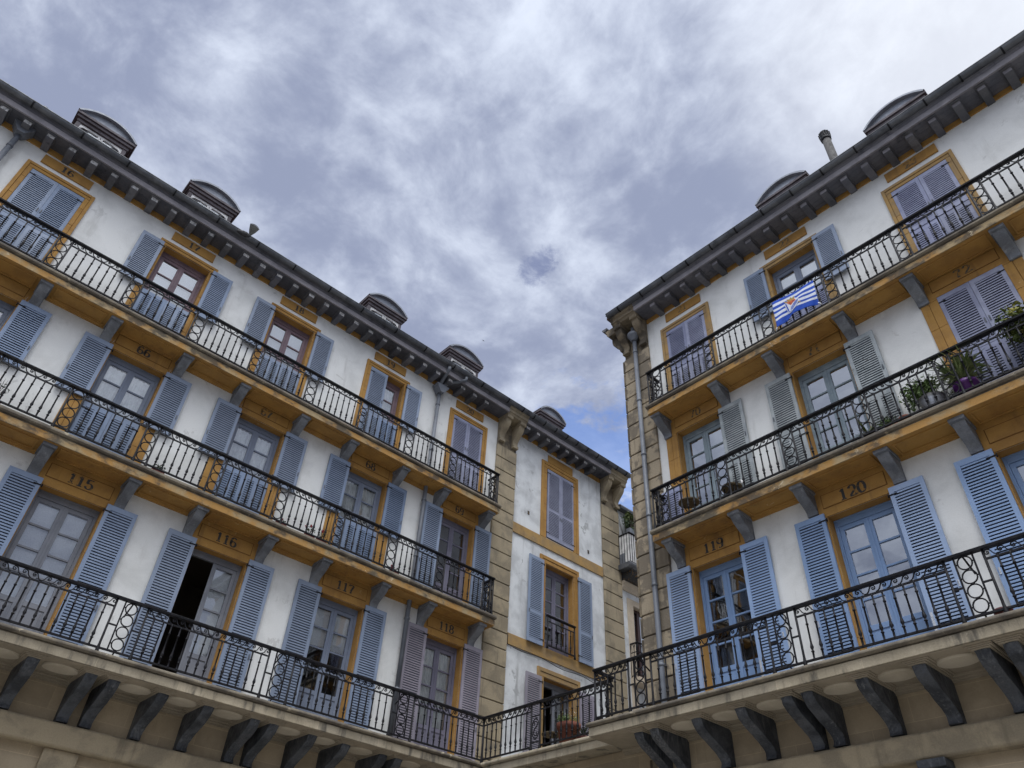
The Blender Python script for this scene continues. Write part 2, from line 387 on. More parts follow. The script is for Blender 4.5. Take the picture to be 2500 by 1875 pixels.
# ------------------------------------------------------------------ mesh builder (facade space: u along, o out of the wall, z up)
class MB:
    def __init__(s):
        s.v, s.f, s.mi, s.sm = [], [], [], []
        s.m = 0
        s.smooth = False
    def vert(s, u, o, z):
        s.v.append((u, -o, z))
        return len(s.v)-1
    def face(s, *idx):
        s.f.append(idx)
        s.mi.append(s.m)
        s.sm.append(s.smooth)
    def quad(s, a, b, c, d):
        s.face(*[s.vert(*p) for p in (a, b, c, d)])
    def box(s, u0, u1, o0, o1, z0, z1):
        i = [s.vert(u, o, z) for z in (z0, z1) for o in (o1, o0) for u in (u0, u1)]
        # 0:u0 o1 z0, 1:u1 o1 z0, 2:u0 o0 z0, 3:u1 o0 z0, +4 top
        for q in ((0, 1, 5, 4), (1, 3, 7, 5), (3, 2, 6, 7), (2, 0, 4, 6), (4, 5, 7, 6), (2, 3, 1, 0)):
            s.face(*[i[j] for j in q])
    def prism_u(s, prof, u0, u1):
        """profile of (o, z) pairs swept along u"""
        n = len(prof)
        a = [s.vert(u0, o, z) for o, z in prof]
        b = [s.vert(u1, o, z) for o, z in prof]
        for i in range(n):
            j = (i+1) % n
            s.face(a[i], b[i], b[j], a[j])
        sm, s.smooth = s.smooth, False
        s.face(*a)
        s.face(*reversed(b))
        s.smooth = sm
    def prism_o(s, prof, o0, o1):
        """profile of (u, z) pairs swept along o"""
        n = len(prof)
        a = [s.vert(u, o0, z) for u, z in prof]
        b = [s.vert(u, o1, z) for u, z in prof]
        for i in range(n):
            j = (i+1) % n
            s.face(a[i], a[j], b[j], b[i])
        s.face(*b)
        s.face(*reversed(a))
    def tube(s, pts, r, n=6, closed=False, flat=1.0):
        pts = [Vector((p[0], -p[1], p[2])) for p in pts]
        rings = []
        m = len(pts)
        prev = None
        for i, p in enumerate(pts):
            if closed:
                t = pts[(i+1) % m]-pts[i-1]
            else:
                t = pts[min(i+1, m-1)]-pts[max(i-1, 0)]
            t.normalize()
            ref = Vector((0, 1, 0)) if abs(t.y) < 0.9 else Vector((1, 0, 0))
            x = t.cross(ref).normalized()
            if prev is not None and abs(x.dot(prev)) > 0.2 and x.dot(prev) < 0:
                x = -x
            prev = x
            y = t.cross(x)
            rr = r[i] if isinstance(r, (list, tuple)) else r
            ring = []
            for j in range(n):
                a = 2*PI*(j+0.5)/n
                q = p + x*math.cos(a)*rr + y*math.sin(a)*rr*flat
                s.v.append(tuple(q))
                ring.append(len(s.v)-1)
            rings.append(ring)
        sm = s.smooth
        s.smooth = n > 5
        for i in range(m if closed else m-1):
            A, B = rings[i], rings[(i+1) % m]
            for j in range(n):
                jj = (j+1) % n
                s.face(A[j], B[j], B[jj], A[jj])
        s.smooth = False
        if not closed:
            s.face(*rings[0])
            s.face(*reversed(rings[-1]))
        s.smooth = sm
    def lathe(s, u, o, prof, n=12, cap=True):
        """profile of (radius, z) revolved about a vertical axis"""
        rings = []
        for r, z in prof:
            ring = []
            for j in range(n):
                a = 2*PI*j/n
                ring.append(s.vert(u+r*math.cos(a), o-r*math.sin(a), z))
            rings.append(ring)
        sm = s.smooth
        s.smooth = n > 6
        for A, B in zip(rings, rings[1:]):
            for j in range(n):
                jj = (j+1) % n
                s.face(A[j], A[jj], B[jj], B[j])
        s.smooth = False
        if cap:
            s.face(*reversed(rings[0]))
            s.face(*rings[-1])
        s.smooth = sm
    def blob(s, u, o, z, ru, ro, rz, n=8, m=5):
        rings = []
        for i in range(1, m):
            t = PI*i/m
            rings.append([s.vert(u+ru*math.sin(t)*math.cos(2*PI*j/n), o+ro*math.sin(t)*math.sin(-2*PI*j/n), z-rz*math.cos(t)) for j in range(n)])
        a, b = s.vert(u, o, z-rz), s.vert(u, o, z+rz)
        sm, s.smooth = s.smooth, True
        for A, B in zip(rings, rings[1:]):
            for j in range(n):
                s.face(A[j], A[(j+1) % n], B[(j+1) % n], B[j])
        for j in range(n):
            s.face(a, rings[0][(j+1) % n], rings[0][j])
            s.face(b, rings[-1][j], rings[-1][(j+1) % n])
        s.smooth = sm
    def mesh(s, name, mats, org=(0, 0, 0)):
        me = bpy.data.meshes.new(name)
        ou, oo, oz = org
        me.from_pydata([(x-ou, y+oo, z-oz) for x, y, z in s.v], [], s.f)
        if isinstance(mats, str):
            mats = [mats]
        for m in mats:
            me.materials.append(MATS[m])
        me.polygons.foreach_set('material_index', s.mi)
        me.polygons.foreach_set('use_smooth', s.sm)
        me.update()
        return me

ROT = {'A': PI/2, 'B': 0.0}
def wpos(fac, u, o, z):
    return Vector((o, u, z)) if fac == 'A' else Vector((u, -o, z))
ORG = {}
def thing(name, label, cat, fac, org, group=None, kind=None):
    e = bpy.data.objects.new(name, None)
    e.empty_display_size = 0.2
    COL.objects.link(e)
    e.location = wpos(fac, *org)
    e.rotation_euler = (0, 0, ROT[fac])
    tag(e, label, cat, group, kind)
    ORG[e.name] = org
    return e
def tag(o, label=None, cat=None, group=None, kind=None):
    if label: o['label'] = label
    if cat: o['category'] = cat
    if group: o['group'] = group
    if kind: o['kind'] = kind
def part(name, mb, mats, parent, label=None, bevel=0.0, me=None, at=None):
    """one mesh object under its thing (or under a part of it); geometry is given in facade space"""
    root = parent
    while root.parent: root = root.parent
    org = ORG[root.name]
    if me is None:
        me = mb.mesh(name, mats, org)
    o = bpy.data.objects.new(name, me)
    COL.objects.link(o)
    o.parent = parent
    if at is not None:
        o.location = (at[0]-org[0], -(at[1]-org[1]), at[2]-org[2])
        if parent is not root:
            o.location = Vector(o.location)-parent.location
    elif parent is not root:
        o.location = -Vector(parent.location)
    if label: o['label'] = label
    if bevel:
        b = o.modifiers.new('bevel', 'BEVEL')
        b.width = bevel
        b.segments = 1
        b.limit_method = 'ANGLE'
    return o

# ------------------------------------------------------------------ shared pieces
def wall_holes(mb, u0, u1, z0, z1, holes, depth, mi_wall=0, mi_rev=1):
    us = sorted({u0, u1, *[h[0] for h in holes], *[h[1] for h in holes]})
    zs = sorted({z0, z1, *[h[2] for h in holes], *[h[3] for h in holes]})
    us = [x for x in us if u0 <= x <= u1]
    zs = [x for x in zs if z0 <= x <= z1]
    def inhole(u, z):
        return any(h[0] < u < h[1] and h[2] < z < h[3] for h in holes)
    mb.m = mi_wall
    for a, b in zip(us, us[1:]):
        for c, d in zip(zs, zs[1:]):
            if not inhole((a+b)/2, (c+d)/2):
                mb.quad((a, 0, c), (b, 0, c), (b, 0, d), (a, 0, d))
    mb.m = mi_rev
    for a, b, c, d in holes:
        mb.quad((a, -depth, c), (a, 0, c), (a, 0, d), (a, -depth, d))
        mb.quad((b, 0, c), (b, -depth, c), (b, -depth, d), (b, 0, d))
        mb.quad((a, -depth, d), (a, 0, d), (b, 0, d), (b, -depth, d))
        mb.quad((a, 0, c), (a, -depth, c), (b, -depth, c), (b, 0, c))
    mb.m = 0

def shutter_mesh(name, w, h, mats, rails=(), stiles=(), pitch=0.054):
    """louvred leaf, hinge edge at u=0, bottom at z=0, lying flat; front at o=0.035"""
    mb = MB()
    t = 0.042
    sw, tr, br = 0.07, 0.10, 0.11
    mb.box(0, sw, 0, t, 0, h)
    mb.box(w-sw, w, 0, t, 0, h)
    mb.box(sw, w-sw, 0.001, t-0.001, 0, br)
    mb.box(sw, w-sw, 0.001, t-0.001, h-tr, h)
    zs = [br]
    for r in rails:
        mb.box(sw, w-sw, 0.001, t-0.001, r-0.045, r+0.045)
        zs += [r-0.045, r+0.045]
    zs.append(h-tr)
    us = [sw]
    for s_ in stiles:
        mb.box(s_-0.04, s_+0.04, 0.0015, t-0.0015, 0.02, h-0.02)
        us += [s_-0.04, s_+0.04]
    us.append(w-sw)
    for a, b in zip(zs[::2], zs[1::2]):
        n = max(2, int(round((b-a)/pitch)))
        for i in range(n):
            zc = a+(b-a)*(i+0.5)/n
            for ua, ub in zip(us[::2], us[1::2]):
                # slat tilted so its outer edge is lower
                j = random.uniform(-0.0015, 0.0015)
                p = [(0.006, zc+0.006+j), (t-0.003, zc-0.016-j), (t-0.003, zc+0.011-j), (t-0.008, zc+0.016-j), (0.006, zc+0.030+j)]
                mb.prism_u(p, ua, ub)
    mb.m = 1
    mb.box(sw, w-sw, 0.0015, 0.005, br, h-tr)  # dark sheet added behind the slats, painting in the shade of the gaps
    return mb.mesh(name, [mats, 'slat_gap_shade'])

SHUT = {}
def get_shutter(w, h, mat_, rails=(), stiles=()):
    key = (round(w, 3), round(h, 3), mat_, rails, stiles)
    if key not in SHUT:
        SHUT[key] = shutter_mesh('shutter', w, h, mat_, rails, stiles)
    return SHUT[key]
def place_shutter(bld, u_hinge, side, z, w, h, mat_, o=0.05, rails=(), stiles=(), label=None, spikes=False, swing=0.0):
    """side -1: leaf lies to the left of the hinge; the strap hinges are sub-parts"""
    me = get_shutter(w, h, mat_, rails, stiles)
    u0 = u_hinge-w if side < 0 else u_hinge
    sh = part('shutter', None, None, bld, label, me=me, at=(u0, o, z))
    for zz in (z+0.16, z+h-0.14):
        mb = MB()
        mb.tube([(u_hinge-side*0.030, o+0.030, zz-0.03), (u_hinge-side*0.030, o+0.030, zz+0.035)], 0.012, 6)
        mb.box(min(u_hinge-side*0.03, u_hinge+side*0.12), max(u_hinge-side*0.03, u_hinge+side*0.12), o+0.0425, o+0.049, zz-0.014, zz+0.012)
        part('hinge', mb, 'black_iron', sh)
    if mat_ == 'bright_blue_shutter' and side > 0:
        mb = MB()
        fu = u_hinge+0.03
        mb.box(fu-0.018, fu+0.018, o+0.043, o+0.055, z+0.03, z+0.62)
        part('stay_bar', mb, 'bright_steel', sh)
    if h > 1.2:
        mb = MB()
        fu = u_hinge+side*(w-0.035)
        zz = z+h*0.33
        mb.box(fu-0.012, fu+0.012, o+0.043, o+0.054, zz-0.05, zz+0.05)
        mb.tube([(fu, o+0.055, zz-0.03), (fu, o+0.065, zz+0.05)], 0.007, 5)
        part('latch', mb, 'bright_steel' if 'bright' in mat_ else 'pipe_paint', sh)
    if spikes:
        mb = MB()
        for i in range(11):
            a = u0+0.05+(w-0.1)*i/10
            for s_ in (-1, 1):
                mb.tube([(a, o+0.02, z+h), (a+s_*0.012+random.uniform(-.01, .01), o+0.02+s_*0.03, z+h+0.11)], 0.0016, 4)
        part('bird_spikes', mb, 'bright_steel', sh)
    if swing:
        # turned about its hinge edge
        sh.rotation_euler = (0, 0, swing)
        if side < 0:
            sh.location.x += w-w*math.cos(swing)
            sh.location.y -= w*math.sin(swing)
    return sh

# numerals drawn as pen strokes (thick uprights, thin crossings)
def _arc(cx, cy, rx, ry, a0, a1, n=14):
    return [(cx+rx*math.cos(R(a0+(a1-a0)*i/n)), cy+ry*math.sin(R(a0+(a1-a0)*i/n))) for i in range(n+1)]
DIG = {
    '0': [_arc(.36, .5, .27, .47, 90, 450, 28)],
    '1': [[(.36, .03), (.36, .97)], [(.36, .95), (.26, .84), (.14, .80)], [(.14, .03), (.58, .03)]],
    '2': [_arc(.36, .71, .24, .26, 170, -20, 16)+[(.50, .45), (.24, .20), (.12, .05)], [(.10, .05), (.64, .05)], [(.64, .05), (.66, .2)]],
    '3': [_arc(.34, .74, .23, .23, 160, -80, 14), _arc(.34, .28, .27, .25, 80, -165, 16)],
    '5': [[(.62, .95), (.16, .95)], [(.16, .95), (.14, .52)], [(.14, .52), (.2, .58)]+_arc(.34, .31, .28, .29, 100, -165, 18)],
    '6': [[(.60, .86)]+_arc(.37, .60, .25, .37, 60, 180, 10)+_arc(.37, .29, .26, .27, 180, 540, 24)],
    '7': [[(.10, .80), (.10, .95), (.64, .95)], [(.62, .93), (.44, .55), (.34, .28), (.33, .02)]],
    '8': [_arc(.36, .75, .21, .22, -90, 270, 22), _arc(.36, .27, .26, .26, 90, 450, 24)],
    '9': [_arc(.36, .71, .26, .27, 0, 360, 24)+[(.62, .50), (.56, .22)]+_arc(.36, .20, .22, .17, 0, -140, 8)],
}
def number_mesh(txt, uc, zc, hgt, o):
    mb = MB()
    hgt *= 1.12
    adv = 0.76*hgt
    u0 = uc-adv*len(txt)/2
    for ci, ch in enumerate(txt):
        for st in DIG[ch]:
            pts = [(u0+ci*adv+x*hgt, zc-hgt/2+y*hgt) for x, y in st]
            L, Rr = [], []
            for i, p in enumerate(pts):
                a, b = pts[max(i-1, 0)], pts[min(i+1, len(pts)-1)]
                dx, dy = b[0]-a[0], b[1]-a[1]
                l = math.hypot(dx, dy) or 1
                w = (0.085+0.135*(abs(dy)/l)**1.5)*hgt/2*1.05
                nx, ny = -dy/l, dx/l
                L.append(mb.vert(p[0]+nx*w, o, p[1]+ny*w))
                Rr.append(mb.vert(p[0]-nx*w, o, p[1]-ny*w))
            for i in range(len(pts)-1):
                mb.face(Rr[i], Rr[i+1], L[i+1], L[i])
            o += 0.0003
    return mb

# S-shaped bracket profile under the upper balconies (o, z) from slab soffit zt
def bracket(bld, uc, zt, w=0.2, h=0.47, d=0.44, mat_='bracket_grey', cap=True, name='bracket'):
    mb = MB()
    n = 12
    out = []
    for i in range(n+1):
        t = i/n
        z = zt-0.07-(h-0.07)*t
        # bulges at the top, sweeps in towards the wall
        o = 0.07+(d-0.07)*(1-t)**1.25+0.045*math.sin(t*PI*2)*0.9
        out.append((o, z))
    prof = [(0.0, zt-0.07)]+[(0.0, zt-h)]+list(reversed(out))
    mb.smooth = False
    mb.prism_u([(a, b) for a, b in prof], uc-w/2, uc+w/2)
    if cap:
        mb.box(uc-w/2-0.025, uc+w/2+0.025, 0.0, d+0.055, zt-0.069, zt-0.002)
    return part(name, mb, mat_, bld, bevel=0.006)

def big_bracket(bld, uc, zt=5.60, zb=5.0, w=0.185):
    mb = MB()
    n, nc = 18, 4
    rows = []
    ph = random.uniform(0, 6)
    for i in range(n+1):
        t = i/n
        z = zt-(zt-zb)*t
        o = 0.225+0.655*(1-t)**1.45+0.125*math.sin(t*PI*1.9)*(1-0.2*t)
        row = []
        for c in range(nc+1):
            e = abs(c-nc/2)/(nc/2)
            wear = -0.016*e**3*(0.6+0.8*abs(math.sin(t*9+ph+c)))+random.gauss(0, 0.0045)
            row.append(mb.vert(uc-w/2+w*c/nc+random.gauss(0, 0.002), o+wear, z))
        rows.append(row)
    for A, B in zip(rows, rows[1:]):
        for c in range(nc):
            mb.face(B[c], B[c+1], A[c+1], A[c])
    L = [mb.vert(uc-w/2, 0.0, zt), mb.vert(uc-w/2, 0.0, zb)]
    Q = [mb.vert(uc+w/2, 0.0, zt), mb.vert(uc+w/2, 0.0, zb)]
    mb.face(L[0], L[1], *[r_[0] for r_ in reversed(rows)])
    mb.face(Q[1], Q[0], *[r_[-1] for r_ in rows])
    mb.face(L[0], *rows[0], Q[0])
    mb.face(L[1], Q[1], *reversed(rows[-1]))
    return part('bracket', mb, 'bracket_paint', bld)

def stone_console(bld, uc, zt, w=0.20, h=0.85, d=0.42, mat_='sandstone'):
    mb = MB()
    prof = []
    n = 14
    for i in range(n+1):
        t = i/n
        z = zt-0.12-(h-0.22)*t
        o = 0.12+(d-0.14)*(1-t)**1.3+0.05*math.sin(t*PI*2)
        prof.append((o, z))
    mb.prism_u([(0.03, zt-0.12), (0.03, zt-h+0.10)]+list(reversed(prof)), uc-w/2, uc+w/2)
    mb.box(uc-w/2-0.02, uc+w/2+0.02, 0.03, d+0.04, zt-0.12, zt)
    mb.box(uc-w/2, uc+w/2, 0.03, 0.15, zt-h, zt-h+0.099)
    mb.box(uc-0.05, uc+0.05, d+0.04, d+0.052, zt-0.10, zt-0.02)
    return part('stone_bracket', mb, mat_, bld, bevel=0.008)

# ------------------------------------------------------------------ iron railings
def torus_pts(u, o, z, r, n=18):
    return [(u+r*math.cos(2*PI*i/n), o, z+r*math.sin(2*PI*i/n)) for i in range(n)]
def baluster_mesh(h):
    """cast bar with collars and a bulb, foot at z=0"""
    mb = MB()
    prof = [(0.024, 0.0), (0.016, 0.02), (0.016, 0.16*h), (0.025, 0.165*h), (0.025, 0.185*h), (0.015, 0.19*h), (0.016, 0.22*h), (0.029, 0.265*h), (0.025, 0.29*h),
            (0.0155, 0.36*h), (0.0135, 0.76*h), (0.023, 0.765*h), (0.023, 0.79*h), (0.0135, 0.795*h), (0.014, 0.96*h), (0.020, h)]
    mb.lathe(0, 0, prof, 8)
    return mb.mesh('baluster', 'black_iron')
BAL = {}
def scroll_unit(s=1.0):
    """one curl of the running-wave band, about 0.15 long, 0.11 high"""
    pts = [(-0.088, -0.052), (-0.060, -0.046), (-0.035, -0.025), (-0.018, 0.008), (-0.004, 0.036), (0.018, 0.051), (0.045, 0.048), (0.062, 0.028),
           (0.060, 0.002), (0.042, -0.012), (0.022, -0.006), (0.017, 0.013), (0.030, 0.023), (0.041, 0.012)]
    return [(x*s, z) for x, z in pts]
def railing(fac, label, u0, u1, o, zf, zt, panels, style, ends=(None, None), nbal_pitch=0.155, name='balcony_railing', scroll=True, org=None):
    """panels: list of (centre, half width) ring panels; spans between them carry balusters and the wave band"""
    t = thing(name, label, 'railing', fac, org or (u0, o, zf), 'iron balcony railings')
    zb = zf+0.085
    z2 = zt-0.185
    mb = MB()
    mb.prism_u([(o-0.045, zt-0.045), (o-0.05, zt-0.015), (o-0.03, zt), (o+0.03, zt), (o+0.05, zt-0.015), (o+0.045, zt-0.045)], u0, u1)
    hr = part('handrail', mb, 'black_iron', t)
    mb = MB()
    edges = [u0]
    for c, hw in panels:
        edges += [c-hw, c+hw]
    edges.append(u1)
    spans = [(edges[i], edges[i+1]) for i in range(0, len(edges), 2)]
    for a, b in spans:
        if b-a < 0.06:
            continue
        for hh, ww, zz in ((0.013, 0.011, z2), (0.014, 0.018, zb)):
            mb = MB()
            mb.box(a, b, o-ww, o+ww, zz-hh, zz+hh)
            part('crossbar', mb, 'black_iron', t)
    bh = z2-zb
    key = round(bh, 3)
    if key not in BAL:
        BAL[key] = baluster_mesh(bh)
    posts = []
    for a, b in spans:
        if b-a < 0.1:
            continue
        n = max(1, int(round((b-a)/nbal_pitch))-1)
        for i in range(n):
            u = a+(b-a)*(i+1)/(n+1)
            bo = part('baluster', None, None, t, me=BAL[key], at=(u+random.uniform(-.005, .005), o, zb))
            bo.rotation_euler = (random.uniform(-.01, .01), random.uniform(-.012, .012), random.uniform(0, 3))
        mb = MB()
        if scroll:
            ns = max(2, int(round((b-a)/0.152)))
            if ns % 2: ns -= 1
            ln = (b-a)/ns
            zc = (z2+zt-0.045)/2
            for i in range(ns):
                uc = a+ln*(i+0.5)
                sgn = -1 if i < ns/2 else 1
                mb.tube([(uc+sgn*x*ln/0.152, o, zc+z) for x, z in scroll_unit()], 0.0105, 4)
            part('scroll_band', mb, 'black_iron', t)
    pm = MB()
    pm.lathe(0, 0, [(0.034, 0), (0.032, 0.05), (0.021, 0.14), (0.019, 0.2), (0.019, zt-0.045-zf)], 8)
    pme = pm.mesh('post', 'black_iron')
    pu = []
    for c, hw in panels:
        pu += [c-hw, c+hw]
    if not panels or panels[0][0]-panels[0][1]-u0 > 0.05: pu.append(u0+0.02)
    if not panels or u1-panels[-1][0]-panels[-1][1] > 0.05: pu.append(u1-0.02)
    for u in pu:
        part('post', None, None, t, me=pme, at=(u, o, zf))
    for c, hw in panels:
        mb = MB()
        r = 0.092
        iw = hw
        if style == 'wide':
            iw = 0.125
            for s_ in (-1, 1):
                mb.box(c+s_*iw-0.011, c+s_*iw+0.011, o-0.011, o+0.011, zb, zt-0.045)
                ua, ub = sorted((c+s_*iw, c+s_*hw))
                mb.box(ua, ub, o-0.009, o+0.009, zf+0.48, zf+0.505)
        lo, hi = zb+0.02, zt-0.05
        r = (hi-lo)/4/2*0.93
        if style == 'medallion':
            # two crossbars and an oval with an S scroll
            for z in (zf+0.17, zf+0.68):
                mb.box(c-hw, c+hw, o-0.009, o+0.009, z-0.011, z+0.011)
            mb.tube([(c+0.105*math.cos(2*PI*i/20), o, zf+0.43+0.20*math.sin(2*PI*i/20)) for i in range(20)], 0.011, 5, closed=True)
            mb.tube([(c+x*1.3, o, zf+0.43+z*1.5) for x, z in [(0.02, -0.05), (0.035, -0.07), (0.02, -0.095), (-0.02, -0.09), (-0.045, -0.05), (-0.02, 0), (0.02, 0.02), (0.045, 0.055), (0.02, 0.09), (-0.02, 0.095), (-0.035, 0.07), (-0.02, 0.05)]], 0.012, 5)
            part('ring_panel', mb, 'black_iron', t)
            continue
        for i in range(4):
            zc = lo+(hi-lo)*(i+0.5)/4
            mb.tube(torus_pts(c, o, zc, r), 0.0115, 5, closed=True)
            for s_ in (-1, 1):
                mb.tube([(c+s_*r, o, zc), (c+s_*iw, o, zc)], 0.011, 5)
            if i:
                mb.blob(c, o, lo+(hi-lo)*i/4, 0.016, 0.016, 0.016, 6, 4)
        mb.box(c-hw, c+hw, o-0.018, o+0.018, zb-0.014, zb+0.014)
        if style == 'wide':
            mb.tube([(c, o, zt-0.06), (c, o-0.30, zt-0.20)], 0.014, 6)
            mb.tube([(c, o, zb), (c, o-0.16, zf+0.01)], 0.013, 6)
        part('ring_panel', mb, 'black_iron', t)
    # rails turning back towards the wall
    for which, e in zip((0, 1), ends):
        if e is None:
            continue
        ue = (u0+0.02, u1-0.02)[which]
        mb = MB()
        mb.box(ue-0.035, ue+0.035, e, o-0.05, zt-0.045, zt-0.002)
        mb.box(ue-0.010, ue+0.010, e, o-0.02, z2-0.011, z2+0.011)
        mb.box(ue-0.015, ue+0.015, e, o-0.02, zb-0.014, zb+0.014)
        n = max(2, int(round((o-e)/0.17)))
        zc = (z2+zt-0.045)/2
        for i in range(n):
            oc = e+(o-e)*(i+0.5)/n
            mb.tube([(ue, oc+x*1.0, zc+z) for x, z in scroll_unit()], 0.0105, 4)
        rr = (zt-0.05-zb)/8*0.93
        for i in range(4):
            zz = zb+(zt-0.05-zb)*(i+0.5)/4
            mb.tube([(ue, e+0.16+rr*math.cos(2*PI*q/16), zz+rr*math.sin(2*PI*q/16)) for q in range(16)], 0.0085, 5, closed=True)
        part('side_rail', mb, 'black_iron', t)
        for i in range(1, n):
            part('baluster', None, None, t, me=BAL[key], at=(ue, e+(o-e)*i/n, zb))
    return t

# ------------------------------------------------------------------ French doors in their reveals
def french_door(bld, uc, hw, z0, z1, mat_, pane_rows, panel_h, cover=None, glass='window_glass', depth=0.22, leaf_open=0.0, label=None):
    """frame, two leaves with glazing bars and bottom panels; cover: 'net', 'blind' or None"""
    mb = MB()
    o = -depth
    fw_ = 0.055
    mb.box(uc-hw, uc-hw+fw_, o-0.06, o+0.02, z0, z1)
    mb.box(uc+hw-fw_, uc+hw, o-0.06, o+0.02, z0, z1)
    mb.box(uc-hw+fw_, uc+hw-fw_, o-0.06, o+0.02, z1-0.13, z1)
    mb.box(uc-hw, uc-hw+0.03, o+0.0205, o+0.035, z0, z1)
    mb.box(uc+hw-0.03, uc+hw, o+0.0205, o+0.035, z0, z1)
    mb.box(uc-hw+0.03, uc+hw-0.03, o+0.0205, o+0.035, z1-0.035, z1)
    fr = part('french_door', mb, mat_, bld, label, bevel=0.004)
    zt = z1-0.135
    ztp = z0+panel_h
    st = 0.072
    for side in (-1, 1):
        a, b = (uc-hw+fw_+0.003, uc-0.002) if side < 0 else (uc+0.002, uc+hw-fw_-0.003)
        lf = MB()
        lo, hi = o-0.045, o+0.005
        lf.box(a, a+st, lo, hi, z0+0.01, zt)
        lf.box(b-st, b, lo, hi, z0+0.01, zt)
        lf.box(a+st, b-st, lo, hi, zt-0.075, zt)
        lf.box(a+st, b-st, lo, hi, z0+0.01, z0+0.10)
        lf.box(a+st, b-st, lo+0.012, hi-0.014, z0+0.10, ztp-0.06)
        lf.box(a+st+0.035, b-st-0.035, lo+0.010, hi-0.006, z0+0.14, ztp-0.10)
        lf.box(a+st, b-st, lo, hi, ztp-0.06, ztp+0.03)
        zz = [ztp+0.03+(zt-0.075-ztp-0.03)*i/pane_rows for i in range(1, pane_rows)]
        for z in zz:
            lf.box(a+st, b-st, lo+0.004, hi-0.004, z-0.017, z+0.017)
        if side > 0:
            lf.box(a-0.022, a+0.022, hi+0.001, hi+0.013, z0+0.02, zt-0.004)
        gl = MB()
        gm = o-0.022
        gl.quad((a+st, gm, ztp+0.03), (b-st, gm, ztp+0.03), (b-st, gm, zt-0.075), (a+st, gm, zt-0.075))
        lp = part('door_leaf', lf, mat_, fr, bevel=0.003)
        gp = part('glass', gl, glass, fr)
        if leaf_open and side < 0:
            # turned inwards about its hinge on the left jamb
            for q in (lp, gp):
                hinge = Vector((a, -o, 0))
                root = bld
                org = ORG[root.name]
                hl = Vector((a-org[0], -(o-org[1]), 0))
                q.rotation_euler = (0, 0, leaf_open)
                m_ = Matrix.Translation(hl) @ Matrix.Rotation(leaf_open, 4, 'Z') @ Matrix.Translation(-hl)
                q.matrix_local = m_ @ Matrix.Translation(q.location)
        if cover and not (leaf_open and side < 0):
            cu = MB()
            oc = o-0.070
            if cover == 'net':
                n = 40
                prev = None
                for i in range(n+1):
                    u = a+0.02+(b-a-0.04)*i/n
                    oo = oc+0.022*math.sin(i*0.8+side+uc)+0.010*math.sin(i*0.37+uc)
                    cur = (cu.vert(u, oo, ztp-0.1), cu.vert(u, oo*0.6+oc*0.4, zt-0.085))
                    if prev:
                        cu.smooth = True
                        cu.face(prev[0], cur[0], cur[1], prev[1])
                    prev = cur
                cm, nm = 'net_curtain', 'curtain'
            else:
                drop = ztp-0.02 if cover == 'blind' else zt-0.075-(zt-ztp)*0.44
                cu.box(a+0.015, b-0.015, oc-0.004, oc+0.004, drop, zt-0.08)
                cu.tube([(a+0.015, oc, drop), (b-0.015, oc, drop)], 0.014, 6)
                cm, nm = 'roller_blind', 'blind'
            part(nm, cu, cm, fr)
    return fr

def number_panel(bld, txt, uc, z0, z1, hw, o, recessed, hgt, worn=False, mat_='ochre_paint'):
    mb = MB()
    if recessed:
        # dark strip paints the groove's shadow line round a raised field
        g = 0.014
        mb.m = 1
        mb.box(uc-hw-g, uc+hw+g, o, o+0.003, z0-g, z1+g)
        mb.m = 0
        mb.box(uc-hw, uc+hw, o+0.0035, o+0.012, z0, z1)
        face = o+0.012
    else:
        mb.box(uc-hw, uc+hw, o, o+0.035, z0, z1)
        face = o+0.035
    p = part('number_panel', mb, [mat_, 'groove_shade'], bld)
    if txt:
        nb = number_mesh(txt, uc, (z0+z1)/2, hgt, face+0.003)
        n = part('number', nb, 'worn_numeral' if worn else 'numeral_paint', p, 'painted house number '+txt)
    return p

def door_surround(bld, uc, hw, z0, z1, ztop, ow, mat_='ochre_paint'):
    """flat ochre jambs and a tall lintel field up to the balcony above"""
    mb = MB()
    t = 0.028
    for s_ in (-1, 1):
        a, b = sorted((uc+s_*hw, uc+s_*ow))
        z = z0
        k = 0
        mb.m = 0
        # inner bead and outer field, cut by fine block joints
        inner = sorted((uc+s_*hw, uc+s_*(hw+0.15)))
        outer = sorted((uc+s_*(hw+0.158), uc+s_*ow))
        while z < z1-0.05:
            zz = min(z+0.62, z1)
            mb.box(inner[0], inner[1], 0, t+0.006, z+0.003, zz-0.003)
            mb.box(outer[0], outer[1], 0, t, z+0.003, zz-0.003)
            z = zz
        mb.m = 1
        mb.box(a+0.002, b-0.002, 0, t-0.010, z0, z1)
    mb.m = 0
    mb.box(uc-ow, uc+ow, 0, t+0.003, z1+0.001, ztop)
    return part('door_surround', mb, [mat_, 'groove_shade'], bld, bevel=0.003)

